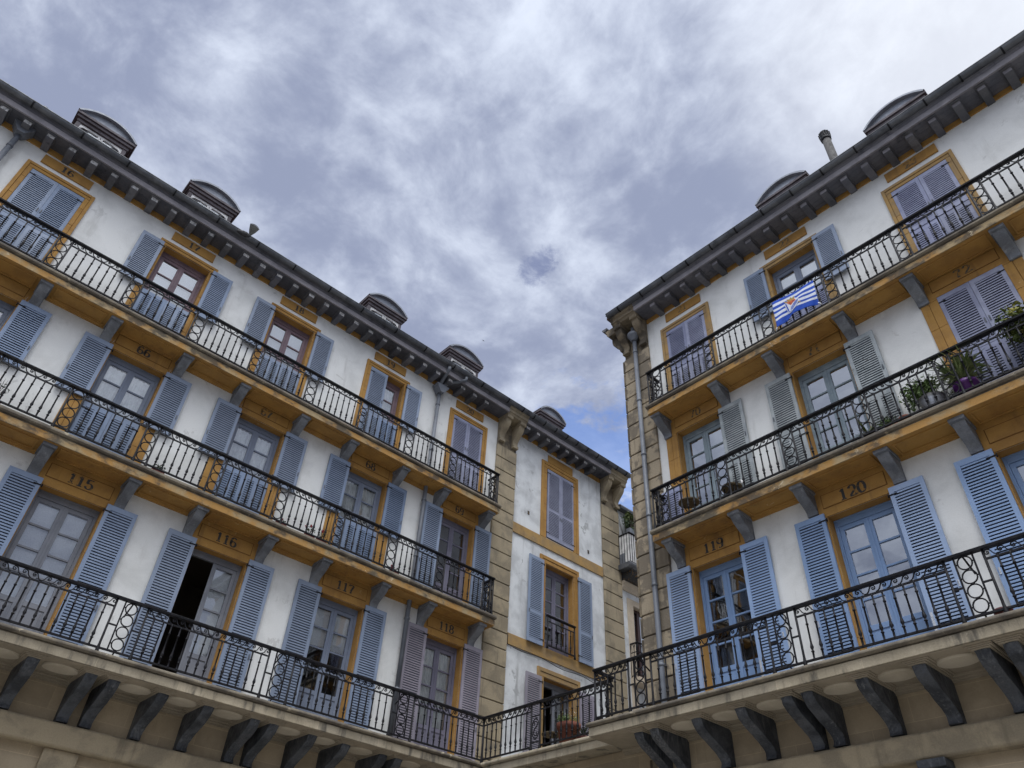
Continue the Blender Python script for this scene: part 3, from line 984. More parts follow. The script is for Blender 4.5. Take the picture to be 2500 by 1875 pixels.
def window_frame(bld, uc, hw, z0, z1, fwid, mat_='ochre_paint', fb=0.0):
    """moulded picture frame round a top-floor opening"""
    mb = MB()
    t = 0.045
    for s_ in (-1, 1):
        z = z0
        ins = sorted((uc+s_*hw, uc+s_*(hw+fwid*0.55)))
        outs = sorted((uc+s_*(hw+fwid*0.55+0.006), uc+s_*(hw+fwid)))
        while z < z1-0.02:
            zz = min(z+0.58, z1)
            mb.box(ins[0], ins[1], 0, t-0.012, z+0.003, zz-0.003)
            z = zz
        mb.box(outs[0], outs[1], 0, t, z0, z1+fwid)
        mb.m = 1
        full = sorted((uc+s_*(hw+0.002), uc+s_*(hw+fwid-0.002)))
        mb.box(full[0], full[1], 0, t-0.022, z0, z1)
        mb.m = 0
    io = hw+fwid*0.55
    mb.box(uc-io, uc+io, 0, t-0.012, z1+0.003, z1+fwid*0.5)
    mb.box(uc-io-0.004, uc+io+0.004, 0, t+0.002, z1+fwid*0.55, z1+fwid-0.001)
    if fb:
        mb.box(uc-hw-fwid, uc+hw+fwid, 0, t-0.005, z0-fb, z0-0.001)
    return part('window_surround', mb, [mat_, 'groove_shade'], bld, bevel=0.004)

def slab_A(bld, u0, u1, zb, zl, zf, of, ol, mats, soffit_panels=(), left_ret=False, ledge_ext=0.03):
    """balcony floor: fascia, drip groove, projecting ledge; sunk soffit panels below"""
    mb = MB()
    mb.m = 0
    mb.box(u0, u1, 0, of, zb, zl-0.035)
    mb.m = 1
    mb.box(u0+0.02, u1-0.02, 0, of-0.02, zl-0.035, zl)
    mb.prism_u([(0, zl), (of+0.015, zl), (ol, zl+0.025), (ol, zf-0.03), (ol-0.02, zf-0.025), (ol-0.03, zf), (0, zf)], u0-ledge_ext, u1+ledge_ext)
    mb.m = 2
    mb.box(u0+0.015, u1-0.015, 0.01, of-0.015, zb-0.006, zb-0.0004)
    for a, b, c, d in soffit_panels:
        # raised frame with a field
        for (x0, x1, y0, y1) in ((a, b, c, c+0.03), (a, b, d-0.03, d), (a, a+0.03, c+0.03, d-0.03), (b-0.03, b, c+0.03, d-0.03)):
            mb.box(x0, x1, y0, y1, zb-0.032, zb-0.0065)
    return part('balcony', mb, mats, bld, bevel=0.006)

# ------------------------------------------------------------------ dormers, gutters, pipes
def dormer(bld, uc, dz=0.0, w=0.75, o=-0.8):
    mb = MB()
    zc = 18.40+dz       # underside of cornice
    bw = w-0.12
    mb.box(uc-bw, uc-bw+0.10, o-1.6, o, 16.6+dz, zc)
    mb.box(uc+bw-0.10, uc+bw, o-1.6, o, 16.6+dz, zc)
    mb.box(uc-bw+0.10, uc+bw-0.10, o-0.10, o-0.02, 16.6+dz, 17.1+dz)
    # stepped cornice
    for i, (zz0, zz1, e) in enumerate(((0.0, 0.10, 0.02), (0.10, 0.19, 0.07), (0.19, 0.27, 0.11))):
        mb.box(uc-bw-e, uc+bw+e, o-1.6, o+e, zc+zz0+0.0005, zc+zz1)
    d = part('dormer', mb, 'dormer_wood', bld, bevel=0.006)
    # segmental pediment: zinc field, rim and barrel roof
    za = zc+0.27
    W = w
    rise = 0.36
    rad = (W*W+rise*rise)/(2*rise)
    zo = za+0.02+rise-rad
    a0 = math.asin(W/rad)
    n = 20
    arc = [(uc+rad*math.sin(-a0+2*a0*i/n), zo+rad*math.cos(-a0+2*a0*i/n)) for i in range(n+1)]
    mb = MB()
    fld = [(x, max(za+0.001, z-0.065)) for x, z in arc]
    mb.prism_o(list(reversed([(uc-W+0.08, za+0.001)]+[p for p in fld[1:-1] if p[1] > za+0.004]+[(uc+W-0.08, za+0.001)])), o-0.06, o+0.03)
    part('pediment', mb, 'zinc_sheet', d)
    mb = MB()
    mb.smooth = False
    rim_i = [(uc+(rad-0.055)*math.sin(-a0+2*a0*i/n), max(zo+(rad-0.055)*math.cos(-a0+2*a0*i/n), za+0.002)) for i in range(n+1)]
    for i in range(n):
        q = [arc[i], arc[i+1], rim_i[i+1], rim_i[i]]
        f_ = [mb.vert(u, o+0.13, z) for u, z in q]
        bk = [mb.vert(u, o-2.3, z) for u, z in q]
        mb.face(*reversed(f_))
        mb.face(*bk)
        for j in range(4):
            jj = (j+1) % 4
            mb.face(f_[j], f_[jj], bk[jj], bk[j])
    part('barrel_roof', mb, 'zinc_sheet', d)
    # casement with glazing bars and a blind
    mb = MB()
    wi = bw-0.10
    zs0, zs1 = 17.1+dz, zc-0.01
    mb.m = 0
    mb.box(uc-wi, uc+wi, o-0.09, o-0.03, zs1-0.06, zs1)
    for u in (-wi+0.03, -0.035, 0.035, wi-0.03):
        mb.box(uc+u-0.028, uc+u+0.028, o-0.088, o-0.032, zs0, zs1-0.06)
    for s_ in (-1, 1):
        for z in (zs1-0.34, zs1-0.66):
            mb.box(uc+min(s_*0.063, s_*(wi-0.058)), uc+max(s_*0.063, s_*(wi-0.058)), o-0.08, o-0.04, z-0.014, z+0.014)
        # little scrolled spandrels in the corners
        mb.prism_o([(uc+s_*wi, zs1-0.061), (uc+s_*(wi-0.24), zs1-0.061), (uc+s_*(wi-0.20), zs1-0.085), (uc+s_*(wi-0.10), zs1-0.10), (uc+s_*(wi-0.02), zs1-0.16), (uc+s_*wi, zs1-0.22)][::s_], o-0.03, o-0.012)
    wn = part('window', mb, ['white_slat'], d)
    mb = MB()
    mb.quad((uc-wi, o-0.065, zs0), (uc+wi, o-0.065, zs0), (uc+wi, o-0.065, zs1), (uc-wi, o-0.065, zs1))
    part('glass', mb, 'window_glass', d)
    mb = MB()
    mb.box(uc-wi, uc+wi, o-0.16, o-0.13, zs0, zs1)
    part('blind', mb, 'roller_blind', d)
    mb = MB()
    # ridge of tiles where the dormer cheek meets the roof
    for s_ in (-1, 1):
        for i in range(5):
            oo = o+0.02-0.30*i
            mb.tube([(uc+s_*(bw+0.13), oo, 17.72+dz+i*0.14), (uc+s_*(bw+0.12), oo-0.34, 17.90+dz+i*0.14)], [0.085, 0.065], 8)
            mb.tube([(uc+s_*(bw+0.19), oo+0.05, 17.58+dz+i*0.14), (uc+s_*(bw+0.19), oo-0.30, 17.76+dz+i*0.14)], [0.085, 0.065], 8)
    part('side_tiles', mb, 'roof_tile', d)
    return d

def gutter(bld, u0, u1, dz=0.0, joint=1.1):
    mb = MB()
    oc, zc, r = 0.63, 16.50+dz, 0.092
    n = 10
    outer = [(oc-r*math.cos(PI*i/n), zc-r*math.sin(PI*i/n)) for i in range(n+1)]
    inner = [(oc-(r-0.012)*math.cos(PI*i/n), zc-(r-0.012)*math.sin(PI*i/n)) for i in range(n+1)]
    prof = outer+[(oc+r+0.012, zc+0.004), (oc+r+0.010, zc+0.020), (oc+r-0.012, zc+0.016)]+list(reversed(inner))
    mb.smooth = False
    mb.prism_u(prof, u0, u1)
    # joint collars
    u = u0+0.4
    while u < u1:
        mb.m = 1
        o2 = [(oc-(r+0.016)*math.cos(PI*i/n), zc-(r+0.016)*math.sin(PI*i/n)) for i in range(n+1)]
        mb.prism_u(o2+[(oc+r, zc+0.012), (oc-r, zc+0.012)], u, u+0.035)
        u += joint*random.uniform(0.95, 1.05)
    return part('gutter', mb, ['zinc_gutter', 'black_iron'], bld)

def eave(bld, u0, u1, brackets, dz=0.0, name='eave', stone=(), ends='peeling_end'):
    """dark soffit boards, fascia mouldings and a row of brackets"""
    zs = 16.20+dz
    segs = []
    cur = u0
    for a, b in stone:
        segs.append((cur, a))
        cur = b
    segs.append((cur, u1))
    mb = MB()
    for a, b in segs:
        if b-a < 0.02: continue
        mb.m = 0
        for i in range(4):
            mb.box(a, b, i*0.125+0.002, (i+1)*0.125-0.002, zs, zs+0.03)
        mb.box(a, b, 0, 0.50, zs+0.031, zs+0.12)
        mb.m = 1
        mb.box(a, b, 0.502, 0.545, zs-0.01, zs+0.14)
        mb.m = 0
        mb.prism_u([(0.502, zs+0.141), (0.55, zs+0.141), (0.575, zs+0.18), (0.56, zs+0.185), (0.60, zs+0.205), (0.60, zs+0.235), (0.502, zs+0.235)], a, b)
    e = part(name, mb, ['eave_paint', 'fascia_paint'], bld)
    for u in brackets:
        mb = MB()
        w = 0.155+random.uniform(-.006, .006)
        u += random.uniform(-.008, .008)
        mb.m = 0
        z0 = zs-0.145+random.uniform(-.007, .007)
        mb.prism_u([(0.0, zs-0.003), (0.0, z0-0.02), (0.32, z0-0.015), (0.41, z0+0.005), (0.43, z0+0.02), (0.43, zs-0.026)], u-w/2, u+w/2)
        mb.box(u-w/2-0.03, u+w/2+0.03, 0.05, 0.485, zs-0.025, zs-0.002)
        mb.m = 1
        mb.box(u-w/2+0.003, u+w/2-0.003, 0.4305, 0.436, z0+0.022, zs-0.03)
        part('eave_bracket', mb, ['eave_paint', ends], bld, bevel=0.004)
    return e

def stone_eave(bld, a, b, dz=0.0, mat_='sandstone', side=False):
    zs = 16.20+dz
    mb = MB()
    mb.prism_u([(0.03, zs-0.02), (0.46, zs-0.02), (0.49, zs+0.03), (0.53, zs+0.05), (0.53, zs+0.13), (0.58, zs+0.16), (0.60, zs+0.22), (0.60, zs+0.236), (0.03, zs+0.236)], a, b)
    return part('stone_cornice', mb, mat_, bld, bevel=0.006)

def tile_roof(bld, u0, u1, dz=0.0, run=6.5, bumps=True):
    mb = MB()
    z_e, o_e = 16.545+dz, 0.64
    sl = math.tan(R(24))
    per = 0.235
    nseg = 6
    n = int((u1-u0)/per)
    rows = [0.0, 0.38, 0.3801, 0.78, 0.7801, 1.2, 1.2001, 2.4, 4.0, run]
    idx = []
    for ri, dd in enumerate(rows):
        line = []
        lift = 0.0
        if ri in (1, 3, 5): lift = 0.0
        if ri in (2, 4, 6): lift = 0.018
        for i in range(n*nseg+1):
            u = u0+per*i/nseg
            ph = (i % nseg)/nseg
            hgt = 0.05*abs(math.sin(PI*ph)) if bumps else 0.02*abs(math.sin(PI*ph))
            jit = 0.02*math.sin(i//nseg*12.9898) if ri == 0 else 0
            line.append(mb.vert(u, o_e-dd+jit, z_e+dd*sl+hgt+lift))
        idx.append(line)
    mb.smooth = True
    for A, B in zip(idx, idx[1:]):
        for i in range(len(A)-1):
            mb.face(A[i], A[i+1], B[i+1], B[i])
    mb.smooth = False
    # back slope and deck so no sky shows through from other sides
    zr = z_e+run*sl
    mb.box(u0, u1, o_e-run-0.02, o_e-0.06, z_e-0.10, z_e-0.02)
    mb.quad((u1, o_e-run, zr), (u0, o_e-run, zr), (u0, o_e-2*run, z_e), (u1, o_e-2*run, z_e))
    for u in (u0+0.001, u1-0.001):
        mb.face(mb.vert(u, o_e-0.05, z_e), mb.vert(u, o_e-run, zr), mb.vert(u, o_e-2*run, z_e))
    return part('roof', mb, 'roof_tile', bld)

def quoins(bld, u0, u1, z0, z1, pitch, off, mat_, zoff=0.0, side=False):
    """rusticated pilaster: blocks with recessed joints"""
    mb = MB()
    z = z1-zoff
    mb.m = 1
    mb.box(u0+0.01, u1-0.01, 0, off-0.035, z0, z1)
    mb.m = 0
    first = True
    while z > z0+0.02:
        zz = max(z-pitch, z0)
        j = random.uniform(-0.003, 0.003)
        mb.prism_o([(u0, zz+0.012), (u1, zz+0.012), (u1, z-0.012), (u0, z-0.012)], -0.02 if side else 0, off+j)
        z = zz
    return part('quoins', mb, [mat_, 'grimy_stone'], bld, bevel=0.012)

# ================================================================== the setting
def structure(name, mb, mats):
    o = bpy.data.objects.new(name, mb.mesh(name, mats))
    COL.objects.link(o)
    o['kind'] = 'structure'
    return o
mb = MB()
mb.quad((-400, 400, 0), (400, 400, 0), (400, -400, 0), (-400, -400, 0))
structure('ground', mb, 'paving')

# ================================================================== left building (facade A: wall plane x = 0, u = y)
F1, F2, F3 = 5.90, 9.52, 12.74          # balcony floors
A_U0, A_U1 = -19.0, 5.76
bldA = thing('apartment_building', 'white and ochre apartment building with house numbers 16 to 20 under its eaves', 'building', 'A', (-6.6, 0, 0), 'old apartment buildings round the square')
A1 = {115: -9.82, 116: -6.86, 117: -3.94, 118: -1.0}
A2 = {65: -12.85, 66: -9.86, 67: -6.9, 68: -3.93, 69: -0.98}
A3 = {16: -12.95, 17: -9.91, 18: -6.94, 19: -3.95, 20: -0.97}
HW = 0.565
WIN = 2.95
holes = []
Z1T, Z2T, Z3T = 8.69, 12.05, 15.40
for u in [-12.80, *A1.values()]: holes.append((u-HW, u+HW, F1+0.02, Z1T))
for u in A2.values(): holes.append((u-HW, u+HW, F2+0.02, Z2T))
for u in A3.values(): holes.append((u-HW, u+HW, F3+0.02, Z3T))
holes += [(WIN-0.585, WIN+0.585, F1+0.02, 8.73), (WIN-0.585, WIN+0.585, 9.52, 12.03), (WIN-0.6, WIN+0.6, 12.90, Z3T)]
mb = MB()
wall_holes(mb, A_U0, 0.98, 4.98, 16.32, [h for h in holes if h[1] < 0.98], 0.36)
part('wall', mb, ['white_plaster', 'ochre_paint'], bldA)
mb = MB()
wall_holes(mb, 0.98, A_U1, 4.98, 16.32, [h for h in holes if h[1] > 0.98], 0.36)
mb.quad((A_U1, 0, 0), (A_U1, -7, 0), (A_U1, -7, 16.3), (A_U1, 0, 16.3))
part('wall', mb, ['old_plaster', 'ochre_paint'], bldA, 'weathered white wall with grey run-off stains')
# rooms behind the windows
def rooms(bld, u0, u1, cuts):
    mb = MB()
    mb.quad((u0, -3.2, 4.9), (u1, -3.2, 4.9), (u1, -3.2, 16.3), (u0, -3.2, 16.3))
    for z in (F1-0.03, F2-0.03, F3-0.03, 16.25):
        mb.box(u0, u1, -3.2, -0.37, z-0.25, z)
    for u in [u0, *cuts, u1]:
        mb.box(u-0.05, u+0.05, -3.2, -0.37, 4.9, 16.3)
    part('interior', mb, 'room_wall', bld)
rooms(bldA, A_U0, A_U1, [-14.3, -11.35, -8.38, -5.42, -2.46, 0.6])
# stone ground floor
mb = MB()
gh = [(u-1.05, u+1.05, 0.0, 3.9) for u in (-15.8, -12.8, -9.82, -6.86, -3.94, -1.0)]
wall_holes(mb, A_U0, A_U1, 0, 4.9795, gh, 0.7)
part('arcade_wall', mb, ['block_stone', 'block_stone'], bldA)
mb = MB()
mb.prism_u([(0.0, 4.63), (0.17, 4.63), (0.20, 4.66), (0.20, 4.95), (0.17, 4.982), (0, 4.99)], A_U0, 0.45)
part('string_course', mb, 'sandstone', bldA, bevel=0.008)
for u in (-14.25, -11.28, -8.31, -5.36, -2.55):
    mb = MB()
    mb.box(u-0.27, u+0.27, 0, 0.10, 0, 4.629)
    part('pilaster', mb, 'sandstone', bldA, bevel=0.012)
mb = MB()
mb.box(A_U0, 0.98, 0.0, 0.012, 4.991, 5.64)
part('block_wall', mb, 'block_stone', bldA)
# top frieze
mb = MB()
mb.box(A_U0, 0.17, 0, 0.03, 16.05, 16.198)
part('frieze', mb, 'ochre_paint', bldA)
mb = MB()
mb.box(0.98, 4.90, 0, 0.03, 16.05, 16.198)
part('frieze', mb, 'ochre_paint', bldA)

# first balcony of the left building (stone, with round soffit fields)
def stone_balcony(bld, u0, u1, ovals, ca, cb):
    mb = MB()
    zb, zl, zf, of, ol = 5.665, 5.83, F1, 1.02, 1.075
    mb.m = 0
    mb.box(u0, u1, 0, of, zb, zl-0.02)
    mb.box(u0+0.01, u1-0.01, 0, of-0.03, zl-0.02, zl)
    mb.m = 1
    mb.prism_u([(0, zl), (of+0.01, zl), (ol, zl+0.02), (ol, zf-0.025), (ol-0.015, zf), (0, zf)], u0-ca, u1+cb)
    mb.m = 2
    mb.box(u0+0.02, u1-0.02, 0.02, of-0.02, zb-0.012, zb-0.0005)
    for c in ovals:
        n = 28
        pts = [(c+0.275*math.cos(2*PI*i/n), 0.56+0.20*math.sin(2*PI*i/n)) for i in range(n)]
        mb.m = 3
        lo = [mb.vert(a, b, zb-0.045) for a, b in pts]
        hi = [mb.vert(c+(a-c)*1.07, 0.56+(b-0.56)*1.07, zb-0.0125) for a, b in pts]
        for i in range(n):
            mb.face(lo[i], lo[(i+1) % n], hi[(i+1) % n], hi[i])
        mb.face(*reversed(lo))
        mb.m = 2
        mb.tube([(c+0.30*math.cos(2*PI*i/n), 0.56+0.225*math.sin(2*PI*i/n), zb-0.014) for i in range(n)], 0.012, 6, closed=True)
    b = part('balcony', mb, ['stained_stone', 'ledge_stone', 'soffit_stone', 'oval_plaster'], bld, bevel=0.008)
    mb = MB()
    mb.prism_u([(0.013, 5.56), (0.04, 5.56), (0.04, 5.585), (0.075, 5.595), (0.075, 5.618), (0.115, 5.628), (0.115, 5.652), (0.013, 5.652)], u0, u1)
    part('bed_moulding', mb, 'soffit_stone', bld)
    return b
def bracket_cap(bld, u, w=0.185):
    mb = MB()
    for i, e in enumerate((0.03, 0.06, 0.09)):
        mb.box(u-w/2-e, u+w/2+e, 0.0, 0.885+e*0.7, 5.602+0.017*i, 5.602+0.017*(i+1)-0.0005)
    part('bracket_cap', mb, 'soffit_stone', bld, bevel=0.004)
pairA = [-11.28, -8.33, -5.42, -2.62]
consA = [-14.0, -13.2, -12.4]
for c in pairA: consA += [c-0.185, c+0.185]
sngA = [-10.25, -9.40, -7.32, -6.50, -4.42, -3.68, -1.55, -0.85]
ovA = [-9.83, -8.93, -7.72, -6.91, -6.03, -4.83, -4.05, -3.19, -2.0, -1.2]
stone_balcony(bldA, A_U0, -0.22, ovA, 0, 0.0)
for u in consA+sngA:
    big_bracket(bldA, u)
    bracket_cap(bldA, u)

def upper_balcony(bld, u0, u1, zf, bays, mat_='stained_ochre', ow=0.79, pmats=None):
    zb, zl = zf-0.27, zf-0.095
    pan = []
    for b in bays:
        pan.append((b-0.60, b+0.60, 0.07, 0.46))
        pan.append((b+0.98, b+2.0, 0.07, 0.46))
    pan = [p for p in pan if p[0] > u0+0.05 and p[1] < u1-0.05]
    slab_A(bld, u0, u1, zb, zl, zf, 0.555, 0.60, [mat_, 'ledge_stone', 'ochre_paint'], pan)
    # bed mould on the wall
    mb = MB()
    prof = [(0.0, zb-0.075), (0.035, zb-0.075), (0.045, zb-0.05), (0.065, zb-0.045), (0.075, zb-0.012), (0.075, zb-0.001), (0.0, zb-0.001)]
    gaps = sorted([b-0.91 for b in bays]+[b+0.91 for b in bays])
    cur = u0
    for a, c in list(zip(gaps[::2], gaps[1::2]))+[(u1-0.02, u1)]:
        if a > cur:
            mb = MB()
            mb.prism_u(prof, cur, a)
            part('bed_moulding', mb, 'ochre_paint', bld)
        cur = c
    for b in bays:
        for s_ in (-1, 1):
            if u0 < b+s_*ow < u1:
                bracket(bld, b+s_*ow, zb)
upper_balcony(bldA, A_U0, 0.10, F2, list(A1.values())+[-12.8])
upper_balcony(bldA, A_U0, 0.02, F3, list(A2.values()))

# openings
for num, u in [(None, -12.80), *A1.items()]:
    door_surround(bldA, u, HW, F1, Z1T, 9.249, 0.87)
    number_panel(bldA, str(num) if num else '', u, 8.87, 9.13, 0.575, 0.032, True, 0.185)
    if num == 118:
        french_door(bldA, u, HW, F1+0.02, Z1T, 'mauve_door', 4, 0.80, 'net')
    elif num == 116:
        french_door(bldA, u, HW, F1+0.02, Z1T, 'grey_door', 4, 0.80, 'blind', leaf_open=R(72), label='grey door with its left leaf open')
    elif num == 117:
        french_door(bldA, u, HW, F1+0.02, Z1T, 'blue_door', 4, 0.80, 'half')
    else:
        french_door(bldA, u, HW, F1+0.02, Z1T, 'grey_door', 4, 0.80, 'blind')
    m_ = 'mauve_shutter' if num == 118 else 'blue_shutter'
    lb = 'mauve grey shutter' if num == 118 else None
    for s_ in (-1, 1):
        place_shutter(bldA, u+s_*(HW+0.02), s_, 5.94, 0.575, 2.83, m_, label=lb)
for num, u in A2.items():
    door_surround(bldA, u, HW, F2, Z2T, 12.469, 0.87)
    number_panel(bldA, str(num) if num != 65 else '', u, 12.20, 12.435, 0.575, 0.032, True, 0.175, worn=num == 67)
    french_door(bldA, u, HW, F2+0.02, Z2T, 'mauve_door' if num == 69 else 'blue_door', 4, 0.62, None if num == 69 else 'net')
    if num == 69:
        for s_ in (-1, 1):
            place_shutter(bldA, u+s_*(HW+0.02), s_, 9.56, 0.57, 2.53, 'blue_shutter', rails=(1.08,))
    else:
        for s_ in (-1, 1):
            place_shutter(bldA, u+s_*(HW+0.02), s_, 10.66, 0.575, 1.43, 'blue_shutter', spikes=True)
            place_shutter(bldA, u+s_*(HW-0.005), -s_, 9.56, HW-0.008, 1.09, 'blue_shutter', o=-0.055, stiles=(0.28,))
for num, u in A3.items():
    window_frame(bldA, u, HW, F3, Z3T, 0.165)
    number_panel(bldA, str(num), u, 15.70, 15.965, 0.535, 0.0, False, 0.165)
    french_door(bldA, u, HW, F3+0.02, Z3T, 'maroon_door', 4, 0.6, 'half' if num in (17, 18) else 'net')
    m_ = 'grey_blue_shutter' if num == 20 else 'blue_shutter'
    for s_ in (-1, 1):
        closed = num in (16, 20) or (num == 19 and s_ < 0)
        if closed:
            place_shutter(bldA, u+s_*(HW-0.004), -s_, 13.92, HW-0.006, 1.47, m_, o=-0.02)
        else:
            place_shutter(bldA, u+s_*(HW+0.06), s_, 13.92, 0.52, 1.50, m_, o=0.06)
        place_shutter(bldA, u+s_*(HW-0.004), -s_, 12.79, HW-0.006, 1.12, m_, o=-0.02, stiles=(0.28,))
# wing windows
window_frame(bldA, WIN, 0.6, 12.86, Z3T, 0.235, fb=0.0)
number_panel(bldA, '', WIN+0.01, 15.66, 15.93, 0.565, 0.0, False, 0.16)
for s_ in (-1, 1):
    place_shutter(bldA, WIN+0.03+s_*0.595, -s_, 12.92, 0.592, 2.46, 'grey_blue_shutter', o=-0.01, rails=(0.98,))
window_frame(bldA, WIN, 0.585, 9.53, 12.03, 0.235)
french_door(bldA, WIN, 0.585, 9.52, 12.03, 'mauve_door', 5, 0.35, None)
for s_ in (-1, 1):
    place_shutter(bldA, WIN+s_*0.73, s_, 9.50, 0.575, 2.55, 'blue_shutter', o=0.07, rails=(0.86,))
window_frame(bldA, WIN, 0.585, F1, 8.73, 0.235, mat_='faded_ochre')
french_door(bldA, WIN, 0.585, F1+0.02, 8.73, 'grey_door', 3, 0.6, None, leaf_open=R(55))
for s_ in (-1, 1):
    place_shutter(bldA, WIN+s_*0.73, s_, 5.96, 0.56, 2.72, 'mauve_shutter', o=0.07, rails=(0.75,), label='mauve grey shutter')
mb = MB()
for a, b in ((0.985, WIN-0.84), (WIN+0.84, 4.89)):
    mb.box(a, b, 0, 0.035, 12.53, 12.86)
mb.box(WIN-0.838, WIN+0.838, 0, 0.038, 12.53, 12.858)
part('string_course', mb, 'faded_ochre', bldA, bevel=0.006)
mb = MB()
mb.box(0.985, 4.89, 0, 0.035, 9.22, 9.525)
part('string_course', mb, 'faded_ochre', bldA, bevel=0.006)
for u, z in ((1.62, 13.42), (4.25, 13.16)):
    mb = MB()
    mb.box(u-0.035, u+0.035, 0.0, 0.012, z-0.06, z+0.06)
    part('vent', mb, 'numeral_paint', bldA)
mb = MB()
pts = [(1.0, 0.05, 9.50), (1.01, 0.05, 9.22)]+[(1.05+i*0.2, 0.05, 9.20-0.03*math.sin(i*0.8)-0.006*i) for i in range(19)]
mb.tube(pts, 0.009, 5)
part('cable', mb, 'black_iron', bldA)

quoins(bldA, 0.175, 0.98, F1-0.2, 16.18, 0.445, 0.07, 'sandstone', zoff=0.95)
quoins(bldA, 4.90, 5.755, 4.99, 16.18, 0.445, 0.07, 'sandstone', zoff=0.95)
for u in (0.30, 0.86, 5.02, 5.64):
    stone_console(bldA, u, 16.185)
modA = [-0.67-0.478*i for i in range(38)]
modW = [1.09+0.442*i for i in range(8)]
eave(bldA, A_U0, 5.76, modA+modW, stone=((0.17, 0.98), (4.90, 5.76)))
stone_eave(bldA, 0.172, 0.978)
stone_eave(bldA, 4.902, 5.76)
gutter(bldA, A_U0, 0.2)
gutter(bldA, 0.203, 5.80, joint=0.5)
tile_roof(bldA, A_U0, 5.8, bumps=False)
for u in (-12.90, -9.92, -4.05, -0.82):
    dormer(bldA, u)
dormer(bldA, 3.30, dz=-0.22, w=0.67)

def downpipe(bld, u, ztop, zbot, dz=0.0, square=True, twin=False, elbow=0.0, offs=0.13):
    mb = MB()
    pts = [(u, offs, ztop), (u, offs, zbot+0.14)]
    if elbow:
        pts += [(u+elbow*0.03, offs+0.01, zbot+0.05), (u+elbow*0.12, offs+0.02, zbot), (u+elbow*0.34, offs+0.03, zbot-0.04)]
    else:
        pts[-1] = (u, offs, zbot)
    mb.tube(pts, 0.055, 12)
    p = part('downpipe', mb, 'pipe_paint', bld)
    z = ztop-0.4
    while z > zbot:
        mb = MB()
        mb.lathe(u, offs, [(0.058, z-0.03), (0.066, z-0.025), (0.066, z+0.025), (0.058, z+0.03)], 12)
        part('pipe_clip', mb, 'pipe_paint', p)
        z -= 1.62
    mb = MB()
    if square:
        mb.prism_o([(u-0.07, ztop), (u+0.07, ztop), (u+0.17, ztop+0.16), (u+0.17, ztop+0.20), (u+0.21, ztop+0.22), (u+0.21, ztop+0.27), (u-0.21, ztop+0.27), (u-0.21, ztop+0.22), (u-0.17, ztop+0.20), (u-0.17, ztop+0.16)], offs-0.10, offs+0.16)
        tops = ((-0.05, -0.10), (0.08, 0.55)) if twin else ((0.0, 0.12),)
        for a, b in tops:
            zt = ztop+0.27
            mb.tube([(u+a, offs+0.03, zt-0.02), (u+a+0.01, offs+0.07, zt+0.08), (u+a*0.6+b*0.35, offs+0.22, zt+0.20), (u+b*0.8, offs+0.38, zt+0.27), (u+b, offs+0.47, zt+0.33), (u+b, offs+0.50, zt+0.43)], 0.055, 10)
    else:
        mb.lathe(u, offs+0.02, [(0.06, ztop-0.02), (0.085, ztop), (0.085, ztop+0.03), (0.11, ztop+0.06), (0.15, ztop+0.14), (0.165, ztop+0.16), (0.165, ztop+0.22), (0.15, ztop+0.24)], 16)
        mb.tube([(u, offs+0.02, ztop+0.2), (u, offs+0.04, ztop+0.45)], 0.05, 10)
    part('hopper', mb, 'pipe_paint', p)
downpipe(bldA, -2.24, 15.68, F1, twin=True)
downpipe(bldA, -14.08, 15.92, F1)

# railings of the left building
RA2 = [b+s_*0.745 for b in A2.values() for s_ in (-1, 1)]
RA2 = sorted(RA2)[1:]
railing('A', 'lowest long iron railing of the left building, turning the inner corner', -14.0, -0.33, 0.95, F1, 6.87,
        [(-11.3, 0.27), (-8.34, 0.27), (-5.44, 0.27), (-2.57, 0.27)], 'wide')
railing('A', 'middle long iron railing of the left building, in front of doors 66 to 69', -14.5, 0.04, 0.50, F2, 10.54,
        [(-14.35+0.015, 0.125)]+[(c, 0.125) for c in sorted([b+s_*0.745 for b in A2.values() for s_ in (-1, 1)])][1:-1]+[(-0.2, 0.125)], 'narrow', ends=(None, 0.06))
railing('A', 'top long iron railing of the left building, under the numbers 16 to 20', -15.5, -0.04, 0.50, F3, 13.76,
        [(-15.2, 0.125)]+[(c, 0.125) for c in sorted([b+s_*0.745 for b in A3.values() for s_ in (-1, 1)])][:-1]+[(-0.24, 0.125)], 'narrow', ends=(None, 0.06))
t = railing('A', 'small window railing with black handrail between blue shutters in the side wing', WIN-0.56, WIN+0.56, 0.10, 9.50, 10.45, [], 'narrow', name='window_railing', scroll=False, nbal_pitch=0.19)

# ================================================================== right building (facade B: wall plane y = 0, u = x)
B_U0, B_U1 = 5.34, 19.0
DZ = -0.13
bldB = thing('apartment_building', 'white and ochre apartment building with rusticated corner stones and house numbers 21 to 23', 'building', 'B', (11.5, 0, 0), 'old apartment buildings round the square')
B1 = {119: 7.21, 120: 10.11, 121: 12.93}
B2 = {70: 7.23, 71: 10.16, 72: 13.10}
B3 = {21: 7.28, 22: 10.21, 23: 13.17}
holes = []
ZB3 = Z3T-0.17
for u in B1.values(): holes.append((u-HW, u+HW, F1+0.02, Z1T))
for u in B2.values(): holes.append((u-HW, u+HW, F2+0.02, Z2T))
for u in B3.values(): holes.append((u-HW, u+HW, F3+0.02, ZB3))
mb = MB()
wall_holes(mb, B_U0, B_U1, 4.98, 16.2, holes, 0.36)
mb.quad((B_U0, 0, 4.98), (B_U0, -9, 4.98), (B_U0, -9, 16.2), (B_U0, 0, 16.2))
part('wall', mb, ['white_plaster', 'ochre_paint'], bldB)
rooms(bldB, B_U0+0.1, B_U1, [8.7, 11.6, 14.6])
mb = MB()
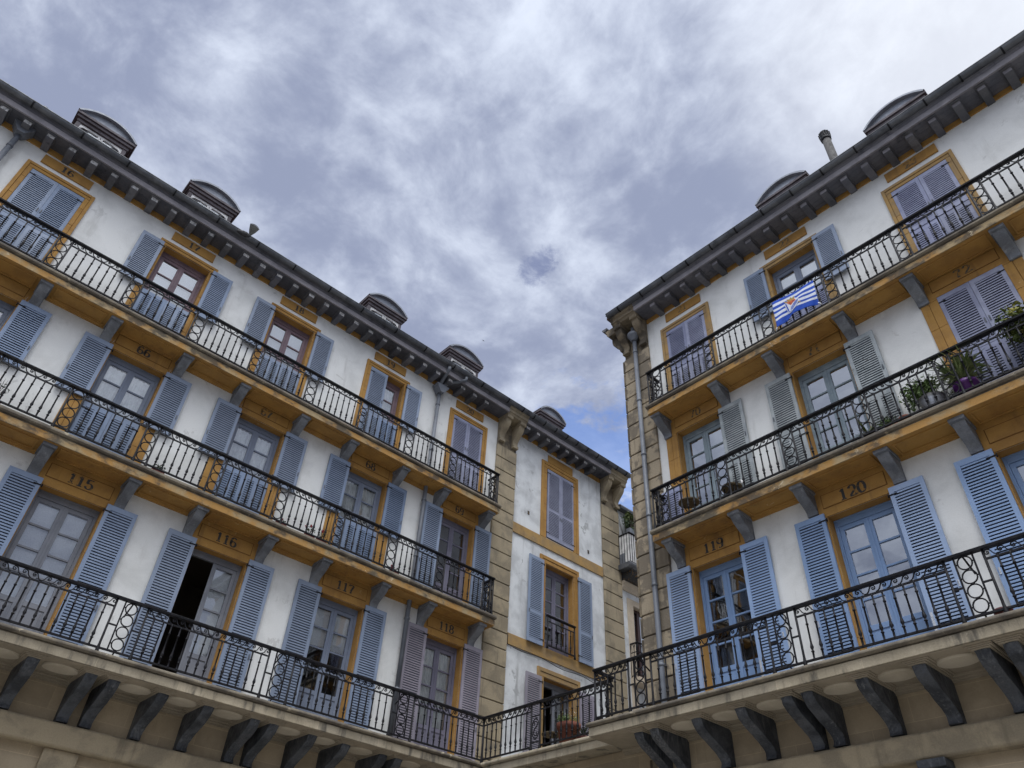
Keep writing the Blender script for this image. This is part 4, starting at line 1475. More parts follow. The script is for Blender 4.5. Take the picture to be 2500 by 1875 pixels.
gh = [(u-1.05, u+1.05, 0.0, 3.9) for u in (2.65, 7.21, 10.11, 12.93, 15.9)]
wall_holes(mb, 0.19, B_U1, 0, 4.9795, gh, 0.7)
part('arcade_wall', mb, ['block_stone', 'block_stone'], bldB)
mb = MB()
mb.prism_u([(0.0, 4.63), (0.17, 4.63), (0.20, 4.66), (0.20, 4.95), (0.17, 4.982), (0, 4.99)], 0.45, B_U1)
part('string_course', mb, 'sandstone', bldB, bevel=0.008)
mb = MB()
mb.box(0.19, B_U1, 0.0, 0.012, 4.991, 5.64)
part('block_wall', mb, 'block_stone', bldB)
for u in (11.62,):
    mb = MB()
    mb.box(u-0.33, u+0.33, 0, 0.10, 0, 4.629)
    part('pilaster', mb, 'sandstone', bldB, bevel=0.012)
for u in (7.21, 10.18, 12.93):
    mb = MB()
    mb.box(u-0.19, u+0.19, 0.0, 0.30, 4.50, 4.61)
    mb.box(u-0.165, u+0.165, 0.0, 0.26, 4.44, 4.4995)
    mb.prism_u([(0, 4.4395), (0.23, 4.4395), (0.21, 4.2), (0.13, 3.95), (0, 3.92)], u-0.14, u+0.14)
    part('keystone', mb, 'bracket_paint', bldB, bevel=0.008)
mb = MB()
mb.box(6.14, B_U1, 0, 0.03, 15.935, 16.198+DZ)
part('frieze', mb, 'ochre_paint', bldB)
pairB = [5.88, 8.755, 11.60]
ovB = [6.52, 7.36, 8.20, 9.34, 10.18, 11.02, 12.2, 13.0]
stone_balcony(bldB, 4.70, B_U1, ovB, 0.02, 0)
for u in [c+s_*0.17 for c in pairB for s_ in (-1, 1)]+[6.93, 7.77, 9.78, 10.60, 12.5, 13.4]:
    big_bracket(bldB, u)
    bracket_cap(bldB, u)
upper_balcony(bldB, 6.14, B_U1, F2, list(B1.values())+[15.85])
upper_balcony(bldB, 6.30, B_U1, F3, list(B2.values())+[16.0])
for num, u in B1.items():
    door_surround(bldB, u, HW, F1, Z1T, 9.249, 0.83)
    number_panel(bldB, str(num) if num != 121 else '', u, 8.86, 9.11, 0.575, 0.032, True, 0.20 if num == 120 else 0.185)
    french_door(bldB, u, HW, F1+0.02, Z1T, 'bright_blue_door', 4, 0.80, None, glass='window_glass' if num == 119 else 'mirror_glass')
    for s_ in (-1, 1):
        place_shutter(bldB, u+s_*(HW+0.02), s_, 5.94, 0.575, 2.80, 'bright_blue_shutter')
for num, u in B2.items():
    door_surround(bldB, u, HW, F2, Z2T, 12.469, 0.87)
    number_panel(bldB, str(num), u, 12.19, 12.435, 0.575, 0.032, True, 0.18, worn=True)
    french_door(bldB, u, HW, F2+0.02, Z2T, 'pale_door', 4, 0.62, None, glass='mirror_glass')
    for s_ in (-1, 1):
        if num == 72:
            place_shutter(bldB, u+s_*(HW-0.003), -s_, 10.63, HW-0.006, 1.42, 'grey_blue_shutter', o=-0.02, label='pale blue grey shutter')
            place_shutter(bldB, u+s_*(HW-0.003), -s_, 9.56, HW-0.006, 1.06, 'grey_blue_shutter', o=-0.02, stiles=(0.28,), label='pale blue grey shutter')
        else:
            w_ = {(70, -1): 0.50}.get((num, s_), 0.575)
            sw = R(-62) if (num, s_) == (70, -1) else 0.0
            if sw == 0.0:
                place_shutter(bldB, u+s_*(HW+0.03), s_, 10.64, w_, 1.40, 'weathered_shutter', label='weathered grey green shutter with flaking paint')
            place_shutter(bldB, u+s_*(HW+0.03), s_, 9.56, w_, 1.06, 'weathered_shutter' if sw == 0 else 'grey_blue_shutter', stiles=(0.28,) if sw == 0 else (),
                          label='weathered grey green shutter with flaking paint' if sw == 0 else None)
for num, u in B3.items():
    window_frame(bldB, u, HW, F3, ZB3, 0.165, mat_='faded_ochre')
    number_panel(bldB, str(num), u, 15.565, 15.83, 0.535, 0.0, False, 0.165, worn=True)
    french_door(bldB, u, HW, F3+0.02, ZB3, 'blue_door', 4, 0.6, 'half' if num == 22 else None)
    for s_ in (-1, 1):
        if num == 22:
            place_shutter(bldB, u+s_*(HW+0.06), s_, 13.85, 0.52, 1.44, 'blue_shutter', o=0.06)
        else:
            place_shutter(bldB, u+s_*(HW-0.003), -s_, 13.88, HW-0.006, 1.33, 'grey_blue_shutter', o=-0.01)
        place_shutter(bldB, u+s_*(HW-0.003), -s_, 12.79, HW-0.006, 1.08, 'grey_blue_shutter', o=-0.02, stiles=(0.28,))
quoins(bldB, 5.345, 6.14, 4.99, 16.18+DZ, 0.44, 0.07, 'corner_stone', zoff=0.95)
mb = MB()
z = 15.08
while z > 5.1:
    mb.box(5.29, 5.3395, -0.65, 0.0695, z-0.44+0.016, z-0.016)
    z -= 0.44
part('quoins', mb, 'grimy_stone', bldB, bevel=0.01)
for u in (5.47, 6.03):
    stone_console(bldB, u, 16.185+DZ, mat_='grimy_stone')
# cornice returning round the corner
mb = MB()
zs = 16.20+DZ
prof = [(-0.03, zs-0.02), (-0.46, zs-0.02), (-0.49, zs+0.03), (-0.53, zs+0.05), (-0.53, zs+0.13), (-0.58, zs+0.16), (-0.60, zs+0.236), (-0.03, zs+0.236)]
mb.prism_o([(5.34+a*0.72, b) for a, b in prof], -3.0, 0.27)
part('stone_cornice', mb, 'grimy_stone', bldB, bevel=0.008)
for oo in (0.0, -0.75):
    mb = MB()
    pr = [(5.34, zs-0.02), (5.34, zs-0.62), (5.26, zs-0.62), (5.24, zs-0.54), (5.15, zs-0.38), (5.03, zs-0.24), (5.00, zs-0.12), (5.00, zs-0.02)]
    mb.prism_o(pr, oo-0.10, oo+0.10)
    part('stone_bracket', mb, 'grimy_stone', bldB, bevel=0.008)
mb = MB()
n = 10
mb.prism_o([(4.90-0.085*math.cos(PI*i/n), zs+0.33-0.085*math.sin(PI*i/n)) for i in range(n+1)]+[(4.985, zs+0.345), (4.815, zs+0.345)], -3.0, 0.29)
part('gutter', mb, 'eave_paint', bldB)
stone_eave(bldB, 5.34, 6.138, DZ, 'grimy_stone')
eave(bldB, 6.14, B_U1, [6.66+0.483*i for i in range(25)], dz=DZ, ends='fascia_paint')
gutter(bldB, 5.33, B_U1, dz=DZ, joint=0.75)
tile_roof(bldB, 5.25, B_U1, dz=DZ)
for u in (10.24, 13.28):
    dormer(bldB, u, dz=DZ)
mb = MB()
mb.lathe(11.68, -0.8, [(0.105, 16.9), (0.105, 19.28)], 16)
ch = part('chimney', mb, 'chimney_clay', bldB)
mb = MB()
mb.lathe(11.68, -0.8, [(0.11, 19.281), (0.13, 19.31), (0.13, 19.37), (0.10, 19.38), (0.09, 19.62), (0.05, 19.69)], 16)
for i in range(14):
    a = 2*PI*i/14
    mb.tube([(11.68+0.125*math.cos(a), -0.8+0.125*math.sin(a), 19.38), (11.68+0.14*math.cos(a), -0.8+0.14*math.sin(a), 19.56), (11.68+0.04*math.cos(a), -0.8+0.04*math.sin(a), 19.70)], 0.014, 5)
part('chimney_cap', mb, 'black_iron', ch)
downpipe(bldB, 5.79, 15.45, 6.02, square=False, elbow=-1, offs=0.15)

railing('B', 'lowest long iron railing of the right building, below the numbers 119 and 120', 4.80, 16.0, 0.95, F1, 6.87,
        [(5.90, 0.26), (8.79, 0.26), (11.63, 0.26), (14.5, 0.26)], 'wide', ends=(0.42, None))
railing('B', 'middle iron railing of the right building with potted plants behind it', 6.17, 16.0, 0.50, F2, 10.50,
        [(6.47+1.452*i, 0.125) for i in range(7)], 'narrow', ends=(0.06, None))
railing('B', 'top iron railing of the right building with a striped flag tied to it', 6.33, 16.0, 0.50, F3, 13.76,
        [(6.61+1.463*i, 0.115) for i in range(7)], 'narrow', ends=(0.06, None))

# ------------------------------------------------------------------ walkway bridging the alley
wk = thing('balcony_walkway', 'stone balcony walkway bridging the alley between the two buildings', 'walkway', 'B', (2.7, 0, 5.66))
mb = MB()
mb.box(1.03, 4.68, -1.2, 0.43, 5.665, 5.81)
mb.prism_u([(-1.2, 5.82), (0.44, 5.82), (0.49, 5.84), (0.49, 5.875), (0.475, F1-0.002), (-1.2, F1-0.002)], 1.08, 4.675)
mb.box(0.15, 1.0295, -1.2, 0.20, 5.67, 5.895)
part('floor', mb, ['stained_stone'], wk, bevel=0.008)
mb = MB()
mb.box(0.0, B_U0, -0.02, 0.0, 4.98, 5.66)
part('wall', mb, 'block_stone', wk)
railing('B', 'short iron railing bridging the alley, with a medallion and a clay pot behind it', 0.95, 4.74, 0.38, F1, 6.87,
        [(3.14-0.50, 0.13)], 'medallion', nbal_pitch=0.155)

# ================================================================== narrow house further down the alley (same wall plane as facade A)
H0 = 5.765
hs = thing('narrow_house', 'pale narrow house down the alley with a white slatted balcony and greenery', 'house', 'A', (8.5, 0, 0))
mb = MB()
wall_holes(mb, H0, 13.0, 0, 12.45, [(6.29, 7.25, 9.75, 12.04)], 0.3)
mb.quad((H0, 0, 12.72), (13.0, 0, 12.72), (13.0, 0, 15.38), (H0, 0, 15.38))
mb.quad((13, 0, 0), (13, -7, 0), (13, -7, 15.4), (13, 0, 15.4))
part('wall', mb, ['old_plaster', 'beige_trim'], hs)
mb = MB()
mb.prism_u([(0, 12.45), (0.04, 12.45), (0.09, 12.53), (0.09, 12.60), (0.14, 12.66), (0.14, 12.72), (0, 12.72)], H0, 13)
part('string_course', mb, 'beige_trim', hs)
mb = MB()
mb.box(6.02, 6.285, 0, 0.035, 5.0, 12.24)
mb.box(6.2855, 7.3, 0, 0.035, 12.045, 12.24)
part('door_surround', mb, 'beige_trim', hs)
mb = MB()
mb.box(6.29, 6.42, -0.22, -0.12, 9.76, 12.04)
mb.box(6.62, 6.74, -0.20, -0.11, 9.76, 11.95)
mb.box(7.15, 7.25, -0.22, -0.12, 9.76, 12.04)
mb.box(6.4205, 7.1495, -0.22, -0.12, 11.95, 12.04)
mb.box(6.4205, 7.1495, -0.22, -0.12, 9.76, 9.95)
dr = part('door', mb, 'brown_door', hs)
mb = MB()
mb.quad((6.42, -0.17, 9.95), (7.15, -0.17, 9.95), (7.15, -0.17, 11.95), (6.42, -0.17, 11.95))
part('glass', mb, 'window_glass', dr)
mb = MB()
mb.box(6.43, 7.14, -0.26, -0.24, 9.95, 11.95)
part('blind', mb, 'roller_blind', dr)
mb = MB()
mb.box(6.0, 7.5, 0.0, 0.34, 9.50, 9.68)
part('balcony', mb, 'beige_trim', hs, bevel=0.01)
mb = MB()
def arch_rail(mb, pts, z0, z1, n):
    (ua, oa), (ub, ob) = pts
    mb.tube([(ua, oa, z1), (ub, ob, z1)], 0.026, 6)
    mb.tube([(ua, oa, z1-0.28), (ub, ob, z1-0.28)], 0.014, 6)
    mb.tube([(ua, oa, z0+0.07), (ub, ob, z0+0.07)], 0.014, 6)
    for i in range(n+1):
        t = i/n
        u, o = ua+(ub-ua)*t, oa+(ob-oa)*t
        mb.tube([(u, o, z0), (u, o, z1)], 0.012, 6)
        if i < n:
            du, do = (ub-ua)/n, (ob-oa)/n
            mb.tube([(u+du*(0.5-0.5*math.cos(PI*q/8)), o+do*(0.5-0.5*math.cos(PI*q/8)), z1-0.25+0.22*math.sin(PI*q/8)) for q in range(9)], 0.009, 5)
arch_rail(mb, ((6.03, 0.03), (6.03, 0.31)), 9.68, 10.72, 2)
arch_rail(mb, ((6.03, 0.31), (7.47, 0.31)), 9.68, 10.72, 9)
part('balcony_railing', mb, 'black_iron', hs)
mb = MB()
mb.prism_u([(0, 13.0), (0.50, 13.0), (0.58, 13.06), (0.60, 13.13), (0.56, 13.19), (0, 13.19)], 5.60+0.17, 8.5)
mb.prism_u([(0.085, 13.0), (0.50, 13.0), (0.58, 13.06), (0.60, 13.13), (0.56, 13.19), (0.085, 13.19)], 5.58, 5.7695)
mb.m = 1
mb.prism_u([(0, 12.999), (0.45, 12.999), (0.42, 12.86), (0.22, 12.74), (0.05, 12.73), (0, 12.73)], 5.80, 8.4)
part('balcony', mb, ['zinc_gutter', 'numeral_paint'], hs, bevel=0.01)
mb = MB()
zb_, zt_ = 13.22, 14.27
def slat_run(mb, pts, n):
    (ua, oa), (ub, ob) = pts
    for i in range(n):
        a, b = (i+0.04)/n, (i+0.96)/n
        p = [(ua+(ub-ua)*a, oa+(ob-oa)*a), (ua+(ub-ua)*b, oa+(ob-oa)*b)]
        nrm = (-(ob-oa), ub-ua)
        l = math.hypot(*nrm)
        nx, ny = nrm[0]/l*0.012, nrm[1]/l*0.012
        q = [(p[0][0]-nx, p[0][1]-ny), (p[1][0]-nx, p[1][1]-ny), (p[1][0]+nx, p[1][1]+ny), (p[0][0]+nx, p[0][1]+ny)]
        lo = [mb.vert(u, o, zb_) for u, o in q]
        hi = [mb.vert(u, o, zt_-0.03) for u, o in q]
        mb.face(*reversed(lo)); mb.face(*hi)
        for j in range(4):
            mb.face(lo[j], lo[(j+1) % 4], hi[(j+1) % 4], hi[j])
slat_run(mb, ((5.70, 0.09), (5.70, 0.50)), 4)
slat_run(mb, ((5.72, 0.50), (8.3, 0.50)), 24)
part('slat_screen', mb, 'white_slat', hs)
mb = MB()
for (a, b) in (((5.685, 0.08), (5.685, 0.525)), ((5.685, 0.525), (8.35, 0.525))):
    mb.tube([(a[0], a[1], zt_), (b[0], b[1], zt_)], 0.028, 6)
    mb.tube([(a[0], a[1], zb_), (b[0], b[1], zb_)], 0.014, 6)
    n = 4 if a[0] == b[0] else 24
    for i in range(n+1):
        u, o = a[0]+(b[0]-a[0])*i/n, a[1]+(b[1]-a[1])*i/n
        mb.tube([(u, o, zb_), (u, o, zt_)], 0.010, 5)
part('balcony_railing', mb, 'black_iron', hs)
mb = MB()
mb.prism_u([(0, 15.38), (0.18, 15.40), (0.20, 15.47), (0.16, 15.55), (-0.3, 15.60), (-7, 15.7), (-7, 15.38)], H0, 13)
part('roof', mb, 'zinc_gutter', hs)

# ================================================================== plants and other things on the balconies
def leaf_cloud(mb, c, rad, n, size, elong=1.7, up_bias=0.2, shell=0.35):
    """many leaf-shaped faces spread through an uneven volume"""
    cu, co, cz = c
    lob = [(random.uniform(-.55, .55), random.uniform(-.55, .55), random.uniform(-.5, .6), random.uniform(.4, .75)) for _ in range(7)]
    k = 0
    while k < n:
        l = random.choice(lob)
        d = Vector((random.gauss(0, 1), random.gauss(0, 1), random.gauss(0, 1))).normalized()*(random.uniform(shell, 1.0))
        p = Vector((l[0], l[1], l[2]))+d*l[3]
        pos = Vector((cu+p.x*rad[0], co+p.y*rad[1], cz+p.z*rad[2]))
        nrm = (d+Vector((random.uniform(-.8, .8), random.uniform(-.8, .8), random.uniform(-.3, 1.0)+up_bias))).normalized()
        t = nrm.cross(Vector((random.uniform(-1, 1), random.uniform(-1, 1), random.uniform(-1, 1)))).normalized()
        b = nrm.cross(t)
        s_ = size*random.uniform(0.6, 1.3)
        q = [pos-t*s_*elong*0.5, pos+b*s_*0.42, pos+t*s_*elong*0.5, pos-b*s_*0.42]
        mid = pos+nrm*s_*0.12
        iv = [mb.vert(x.x, x.y, x.z) for x in q]
        im = mb.vert(mid.x, mid.y, mid.z)
        for j in range(4):
            mb.face(iv[j], iv[(j+1) % 4], im)
        k += 1
def stems(mb, c, top, n, spread, r=0.004):
    for i in range(n):
        a = random.uniform(0, 2*PI)
        d = spread*math.sqrt(random.random())
        e = (c[0]+d*math.cos(a), c[1]+d*math.sin(a), c[2]+(top-c[2])*random.uniform(0.7, 1.0))
        m_ = ((c[0]+e[0])/2+random.uniform(-.02, .02), (c[1]+e[1])/2, (c[2]+e[2])/2)
        mb.tube([c, m_, e], [r*1.5, r*1.2, r*0.6], 4)
def pot(mb, u, o, z, r, h, rim=True):
    prof = [(r*0.72, z), (r*0.76, z+0.01), (r*0.94, z+h*0.80)]
    if rim: prof += [(r*1.06, z+h*0.80+0.002), (r*1.08, z+h), (r*0.96, z+h), (r*0.92, z+h*0.9), (0.001, z+h*0.9)]
    else: prof += [(r, z+h), (r*1.03, z+h), (r*0.95, z+h), (r*0.9, z+h*0.92), (0.001, z+h*0.92)]
    mb.lathe(u, o, prof, 18, cap=False)
def potted(name, label, fac, u, o, z, r, h, pm, cat='potted plant', group='potted plants on the balconies', rim=True, label2=None):
    t = thing(name, label, cat, fac, (u, o, z), group)
    mb = MB()
    pot(mb, u, o, z, r, h, rim)
    part('pot', mb, pm, t)
    mb = MB()
    mb.lathe(u, o, [(r*0.9, z+h*0.86), (r*0.5, z+h*0.89), (0.001, z+h*0.9)], 12, cap=False)
    part('soil', mb, 'soil', t)
    return t
def strap_leaf(mb, base, az, elev, ln, w, droop):
    pts = []
    n = 6
    p = Vector(base)
    e = elev
    for i in range(n+1):
        pts.append(p.copy())
        p = p+Vector((math.cos(az)*math.cos(e), math.sin(az)*math.cos(e), math.sin(e)))*ln/n
        e -= droop/n
    side = Vector((-math.sin(az), math.cos(az), 0))
    prev = None
    for i, q in enumerate(pts):
        t = i/n
        ww = w*(0.65+0.7*t if t < 0.4 else (1-t)/0.6*0.93+0.0)*0.5
        a, m_, b = q-side*ww, q-Vector((0, 0, ww*0.5)), q+side*ww
        cur = [mb.vert(*a), mb.vert(*m_), mb.vert(*b)]
        if prev:
            mb.face(prev[0], prev[1], cur[1], cur[0])
            mb.face(prev[1], prev[2], cur[2], cur[1])
        prev = cur

# yucca in the purple pot
t = potted('potted_yucca', 'spiky yucca with drooping dry leaves in a purple pot', 'B', 12.43, 0.27, F2, 0.185, 0.36, 'purple_pot')
mb = MB()
for (uu, zz) in ((12.43, F2+0.40), (12.30, F2+0.62), (12.56, F2+0.66)):
    for i in range(60):
        strap_leaf(mb, (uu+random.uniform(-.02, .02), 0.27, zz), random.uniform(0, 2*PI), random.uniform(-0.1, 1.3), random.uniform(.30, .52), .044, random.uniform(.3, 1.3))
part('leaves', mb, 'leaf_strap', t)
mb = MB()
for i in range(16):
    strap_leaf(mb, (12.43+random.uniform(-.04, .04), 0.27, F2+0.43), random.uniform(0, 2*PI), random.uniform(-0.2, 0.5), random.uniform(.2, .34), .026, random.uniform(1.2, 2.2))
part('dry_leaves', mb, 'leaf_dry', t)
mb = MB()
for uu, zz in ((12.43, F2+0.42), (12.30, F2+0.63), (12.56, F2+0.67)):
    mb.tube([(12.43, 0.27, F2+0.30), ((12.43+uu)/2, 0.27, (F2+0.3+zz)/2), (uu, 0.27, zz)], 0.022, 7)
part('stem', mb, 'twig', t)
# grey tub with bushy herb
t = potted('potted_bush', 'bushy green herb in a wide silver grey tub', 'B', 11.88, 0.27, F2, 0.215, 0.36, 'metal_tub', rim=False)
mb = MB()
leaf_cloud(mb, (11.78, 0.27, F2+0.62), (0.36, 0.20, 0.32), 1300, 0.036)
leaf_cloud(mb, (11.60, 0.29, F2+0.38), (0.13, 0.10, 0.26), 200, 0.026)
part('leaves', mb, 'leaf_green', t)
mb = MB()
stems(mb, (11.86, 0.27, F2+0.32), F2+0.85, 26, 0.26)
part('stem', mb, 'twig', t)
# small terracotta pots
for (u, r, h, lab, n, top) in ((11.12, 0.068, 0.15, 'small terracotta pot with a leafy herb, left of two others', 130, 0.40),
                               (11.255, 0.058, 0.13, 'smallest terracotta pot between two larger pots', 60, 0.36),
                               (11.40, 0.100, 0.19, 'wide brick red terracotta pot beside two small ones', 0, 0)):
    t = potted('flowerpot', lab, 'B', u, 0.33, F2+0.005, r, h, 'terracotta', cat='flowerpot')
    if n:
        mb = MB()
        leaf_cloud(mb, (u-0.05, 0.33, F2+top*0.72), (0.12, 0.08, 0.14), n, 0.030)
        part('leaves', mb, 'leaf_green', t)
        mb = MB()
        stems(mb, (u, 0.33, F2+h*0.8), F2+top, 9, 0.10)
        part('stem', mb, 'twig', t)
# agave
t = potted('potted_agave', 'agave with stiff pointed leaves in an olive pot behind a ring panel', 'B', 10.73, 0.27, F2, 0.115, 0.20, 'wicker')
mb = MB()
for i in range(13):
    strap_leaf(mb, (10.73, 0.27, F2+0.19), random.uniform(0, 2*PI), random.uniform(0.35, 1.45), random.uniform(.24, .42), .05, 0.12)
part('leaves', mb, 'leaf_olive', t)
# yellow-green shrub at the right edge
t = potted('potted_shrub', 'yellow and green variegated shrub in a pale grey pot', 'B', 13.62, 0.27, F2, 0.19, 0.40, 'metal_tub')
mb = MB()
leaf_cloud(mb, (13.58, 0.27, F2+0.88), (0.42, 0.22, 0.46), 1000, 0.065)
part('leaves', mb, 'leaf_olive', t)
mb = MB()
leaf_cloud(mb, (13.56, 0.30, F2+0.95), (0.42, 0.22, 0.42), 420, 0.060)
part('yellow_leaves', mb, 'leaf_yellow', t)
mb = MB()
stems(mb, (13.62, 0.27, F2+0.36), F2+1.15, 18, 0.3, 0.006)
part('stem', mb, 'twig', t)
# empty red pot by door 120
t = potted('flowerpot', 'empty dark red plastic flowerpot standing on the stone balcony of the right building', 'B', 11.76, 0.55, F1, 0.112, 0.24, 'dark_red_pot', cat='flowerpot')
# clay pot and spiky plant on the walkway
t = potted('potted_plant', 'large clay pot of small pale flowers on the walkway', 'B', 3.20, -0.02, F1, 0.235, 0.50, 'terracotta')
mb = MB()
leaf_cloud(mb, (3.20, -0.02, F1+0.60), (0.24, 0.2, 0.14), 320, 0.026)
part('leaves', mb, 'leaf_green', t)
mb = MB()
leaf_cloud(mb, (3.16, 0.0, F1+0.68), (0.22, 0.18, 0.11), 60, 0.018, elong=1.1)
part('flowers', mb, 'net_curtain', t)
t = potted('potted_plant', 'dark spiky plant in a low pot right of the clay pot', 'B', 3.66, 0.05, F1, 0.12, 0.16, 'dark_red_pot')
mb = MB()
for i in range(46):
    strap_leaf(mb, (3.66, 0.05, F1+0.16), random.uniform(0, 2*PI), random.uniform(0.0, 1.35), random.uniform(.22, .36), .024, random.uniform(.2, .9))
part('leaves', mb, 'leaf_dark', t)
t = potted('potted_plant', 'small fern in a low pot at the foot of the corner downpipe', 'B', 5.35, 0.30, F1, 0.10, 0.13, 'terracotta')
mb = MB()
for i in range(40):
    strap_leaf(mb, (5.35, 0.30, F1+0.13), random.uniform(0, 2*PI), random.uniform(0.2, 1.4), random.uniform(.14, .26), .020, random.uniform(.4, 1.4))
part('leaves', mb, 'leaf_green', t)
# low stool on the walkway
t = thing('stool', 'low dark round stool beside the clay pot on the walkway', 'stool', 'B', (2.72, 0.0, F1))
mb = MB()
mb.lathe(2.72, 0.0, [(0.19, F1+0.36), (0.205, F1+0.37), (0.205, F1+0.395), (0.19, F1+0.40)], 20)
part('seat', mb, 'wicker', t)
for i in range(3):
    a = 2*PI*i/3+0.4
    mb = MB()
    mb.tube([(2.72+0.14*math.cos(a), 0.14*math.sin(a), F1+0.36), (2.72+0.19*math.cos(a), 0.19*math.sin(a), F1)], 0.013, 6)
    part('leg', mb, 'black_iron', t)
# cafe table and chair behind the middle railing of the right building
t = thing('cafe_table', 'low round wooden cafe table behind the left end of the middle railing', 'table', 'B', (6.92, 0.27, F2))
mb = MB()
mb.lathe(6.92, 0.27, [(0.20, F2+0.44), (0.215, F2+0.45), (0.215, F2+0.475), (0.20, F2+0.48)], 24)
part('tabletop', mb, 'wicker', t)
for i in range(3):
    a = 2*PI*i/3+0.9
    mb = MB()
    mb.tube([(6.92+0.15*math.cos(a), 0.27-0.15*math.sin(a), F2+0.44), (6.92+0.05*math.cos(a), 0.27-0.05*math.sin(a), F2+0.24), (6.92+0.18*math.cos(a), 0.27-0.18*math.sin(a), F2)], 0.011, 6)
    part('leg', mb, 'black_iron', t)
t = thing('garden_chair', 'round garden chair with a pale rim behind the ring panel by door 70', 'chair', 'B', (7.92, 0.22, F2))
mb = MB()
mb.lathe(7.92, 0.22, [(0.18, F2+0.37), (0.205, F2+0.38), (0.205, F2+0.41), (0.18, F2+0.42)], 24)
part('seat', mb, 'wicker', t)
mb = MB()
mb.tube([(7.92+0.21*math.cos(a), 0.22-0.19*abs(math.sin(a))*0.9-0.02, F2+0.42+0.22*abs(math.sin(a))) for a in [PI*i/14 for i in range(15)]], 0.020, 8)
part('backrest', mb, 'white_slat', t)
for i in range(4):
    a = PI/4+PI/2*i
    mb = MB()
    mb.tube([(7.92+0.15*math.cos(a), 0.22-0.15*math.sin(a), F2+0.37), (7.92+0.19*math.cos(a), 0.22-0.19*math.sin(a), F2)], 0.012, 6)
    part('leg', mb, 'black_iron', t)
# geraniums along the middle railing of the left building
for (u, lab, nf, hgt, dark) in ((-5.98, 'single deep red geranium bloom poking through the railing', 1, 0.16, 0), (-5.28, 'straggly geranium with two small red blooms', 2, 0.26, 0),
                           (-4.98, 'withered geranium with one dark bloom beside an ochre door jamb', 1, 0.30, 0), (-2.98, 'low geranium with red buds near the corner end of the railing', 3, 0.14, 0),
                           (-8.72, 'small leggy plant with dark leaves and no bloom below number 66', 0, 0.16, 1), (-11.75, 'tall dark leafy plant at the left edge behind the railing', 0, 0.55, 1)):
    t = thing('geranium' if nf else 'potted_plant', lab, 'potted plant', 'A', (u, 0.40, F2), 'potted plants on the balconies')
    mb = MB()
    mb.box(u-0.13, u+0.13, 0.34, 0.46, F2+0.002, F2+0.10)
    part('trough', mb, 'dark_red_pot', t, bevel=0.006)
    mb = MB()
    stems(mb, (u, 0.40, F2+0.08), F2+hgt+0.06, 9, 0.13, 0.004)
    part('stem', mb, 'twig', t)
    mb = MB()
    leaf_cloud(mb, (u, 0.40, F2+0.08+hgt*0.55), (0.17, 0.07, hgt*0.5), 46 if not dark else 90, 0.036, elong=1.2)
    part('leaves', mb, 'leaf_dark', t)
    if nf:
        mb = MB()
        for i in range(nf):
            c = (u+(-0.02 if nf == 1 else random.uniform(-.13, .13)), 0.46, F2+hgt+0.02+random.uniform(-.03, .04))
            for _ in range(10):
                mb.blob(c[0]+random.gauss(0, .012), c[1]+random.gauss(0, .012), c[2]+random.gauss(0, .012), 0.018, 0.018, 0.014, 6, 4)
        part('bloom', mb, 'red_petal', t)
# bright pole at the end of the middle left balcony
t = thing('metal_pole', 'shiny upright metal pole standing at the corner end of the middle left balcony', 'pole', 'A', (-0.28, 0.42, F2))
mb = MB()
mb.lathe(-0.28, 0.42, [(0.026, F2), (0.026, F2+0.80), (0.018, F2+0.82)], 12)
part('tube', mb, 'bright_steel', t)
mb = MB()
mb.lathe(-0.28, 0.42, [(0.05, F2+0.001), (0.05, F2+0.02), (0.03, F2+0.03)], 12)
part('foot', mb, 'zinc_gutter', t)
# greenery on the far balcony
for (u, w_, zc, hz, n, lab) in ((6.08, 0.42, 15.02, 0.45, 1300, 'dense green hedge plant at the near end of the far white balcony'), (6.9, 0.5, 14.95, 0.42, 1100, 'dense green hedge plant in the middle of the far white balcony')):
    t = thing('hedge_plant', lab, 'plant', 'A', (u, 0.22, 13.19), 'plants on the far balcony')
    mb = MB()
    leaf_cloud(mb, (u, 0.20, zc), (w_, 0.16, hz), n, 0.055)
    part('leaves', mb, 'leaf_olive', t)
    mb = MB()
    leaf_cloud(mb, (u, 0.28, zc-0.28), (w_, 0.16, 0.35), n//3, 0.04)
    part('dark_leaves', mb, 'leaf_dark', t)
    mb = MB()
    mb.box(u-w_*0.95, u+w_*0.95, 0.06, 0.30, 13.195, 13.6)
    part('planter', mb, 'pipe_paint', t, bevel=0.01)
    mb = MB()
    stems(mb, (u, 0.18, 13.6), 15.75, 12, 0.4, 0.006)
    part('stem', mb, 'twig', t)
t = thing('flower_box', 'long grey flower box with thin stems above the far white balcony', 'flower box', 'A', (6.6, 0.42, 14.30))
mb = MB()
mb.box(5.80, 7.4, 0.33, 0.49, 14.30, 14.52)
part('box', mb, 'pipe_paint', t, bevel=0.01)
mb = MB()
for i in range(40):
    u = random.uniform(5.82, 7.3)
    mb.tube([(u, 0.41, 14.5), (u+random.uniform(-.06, .06), 0.43, 14.65), (u+random.uniform(-.12, .12), 0.45, 14.75+random.uniform(0, .18))], 0.005, 4)
part('stem', mb, 'twig', t)
mb = MB()
leaf_cloud(mb, (6.3, 0.46, 14.52), (0.55, 0.09, 0.16), 240, 0.035)
part('leaves', mb, 'leaf_green', t)

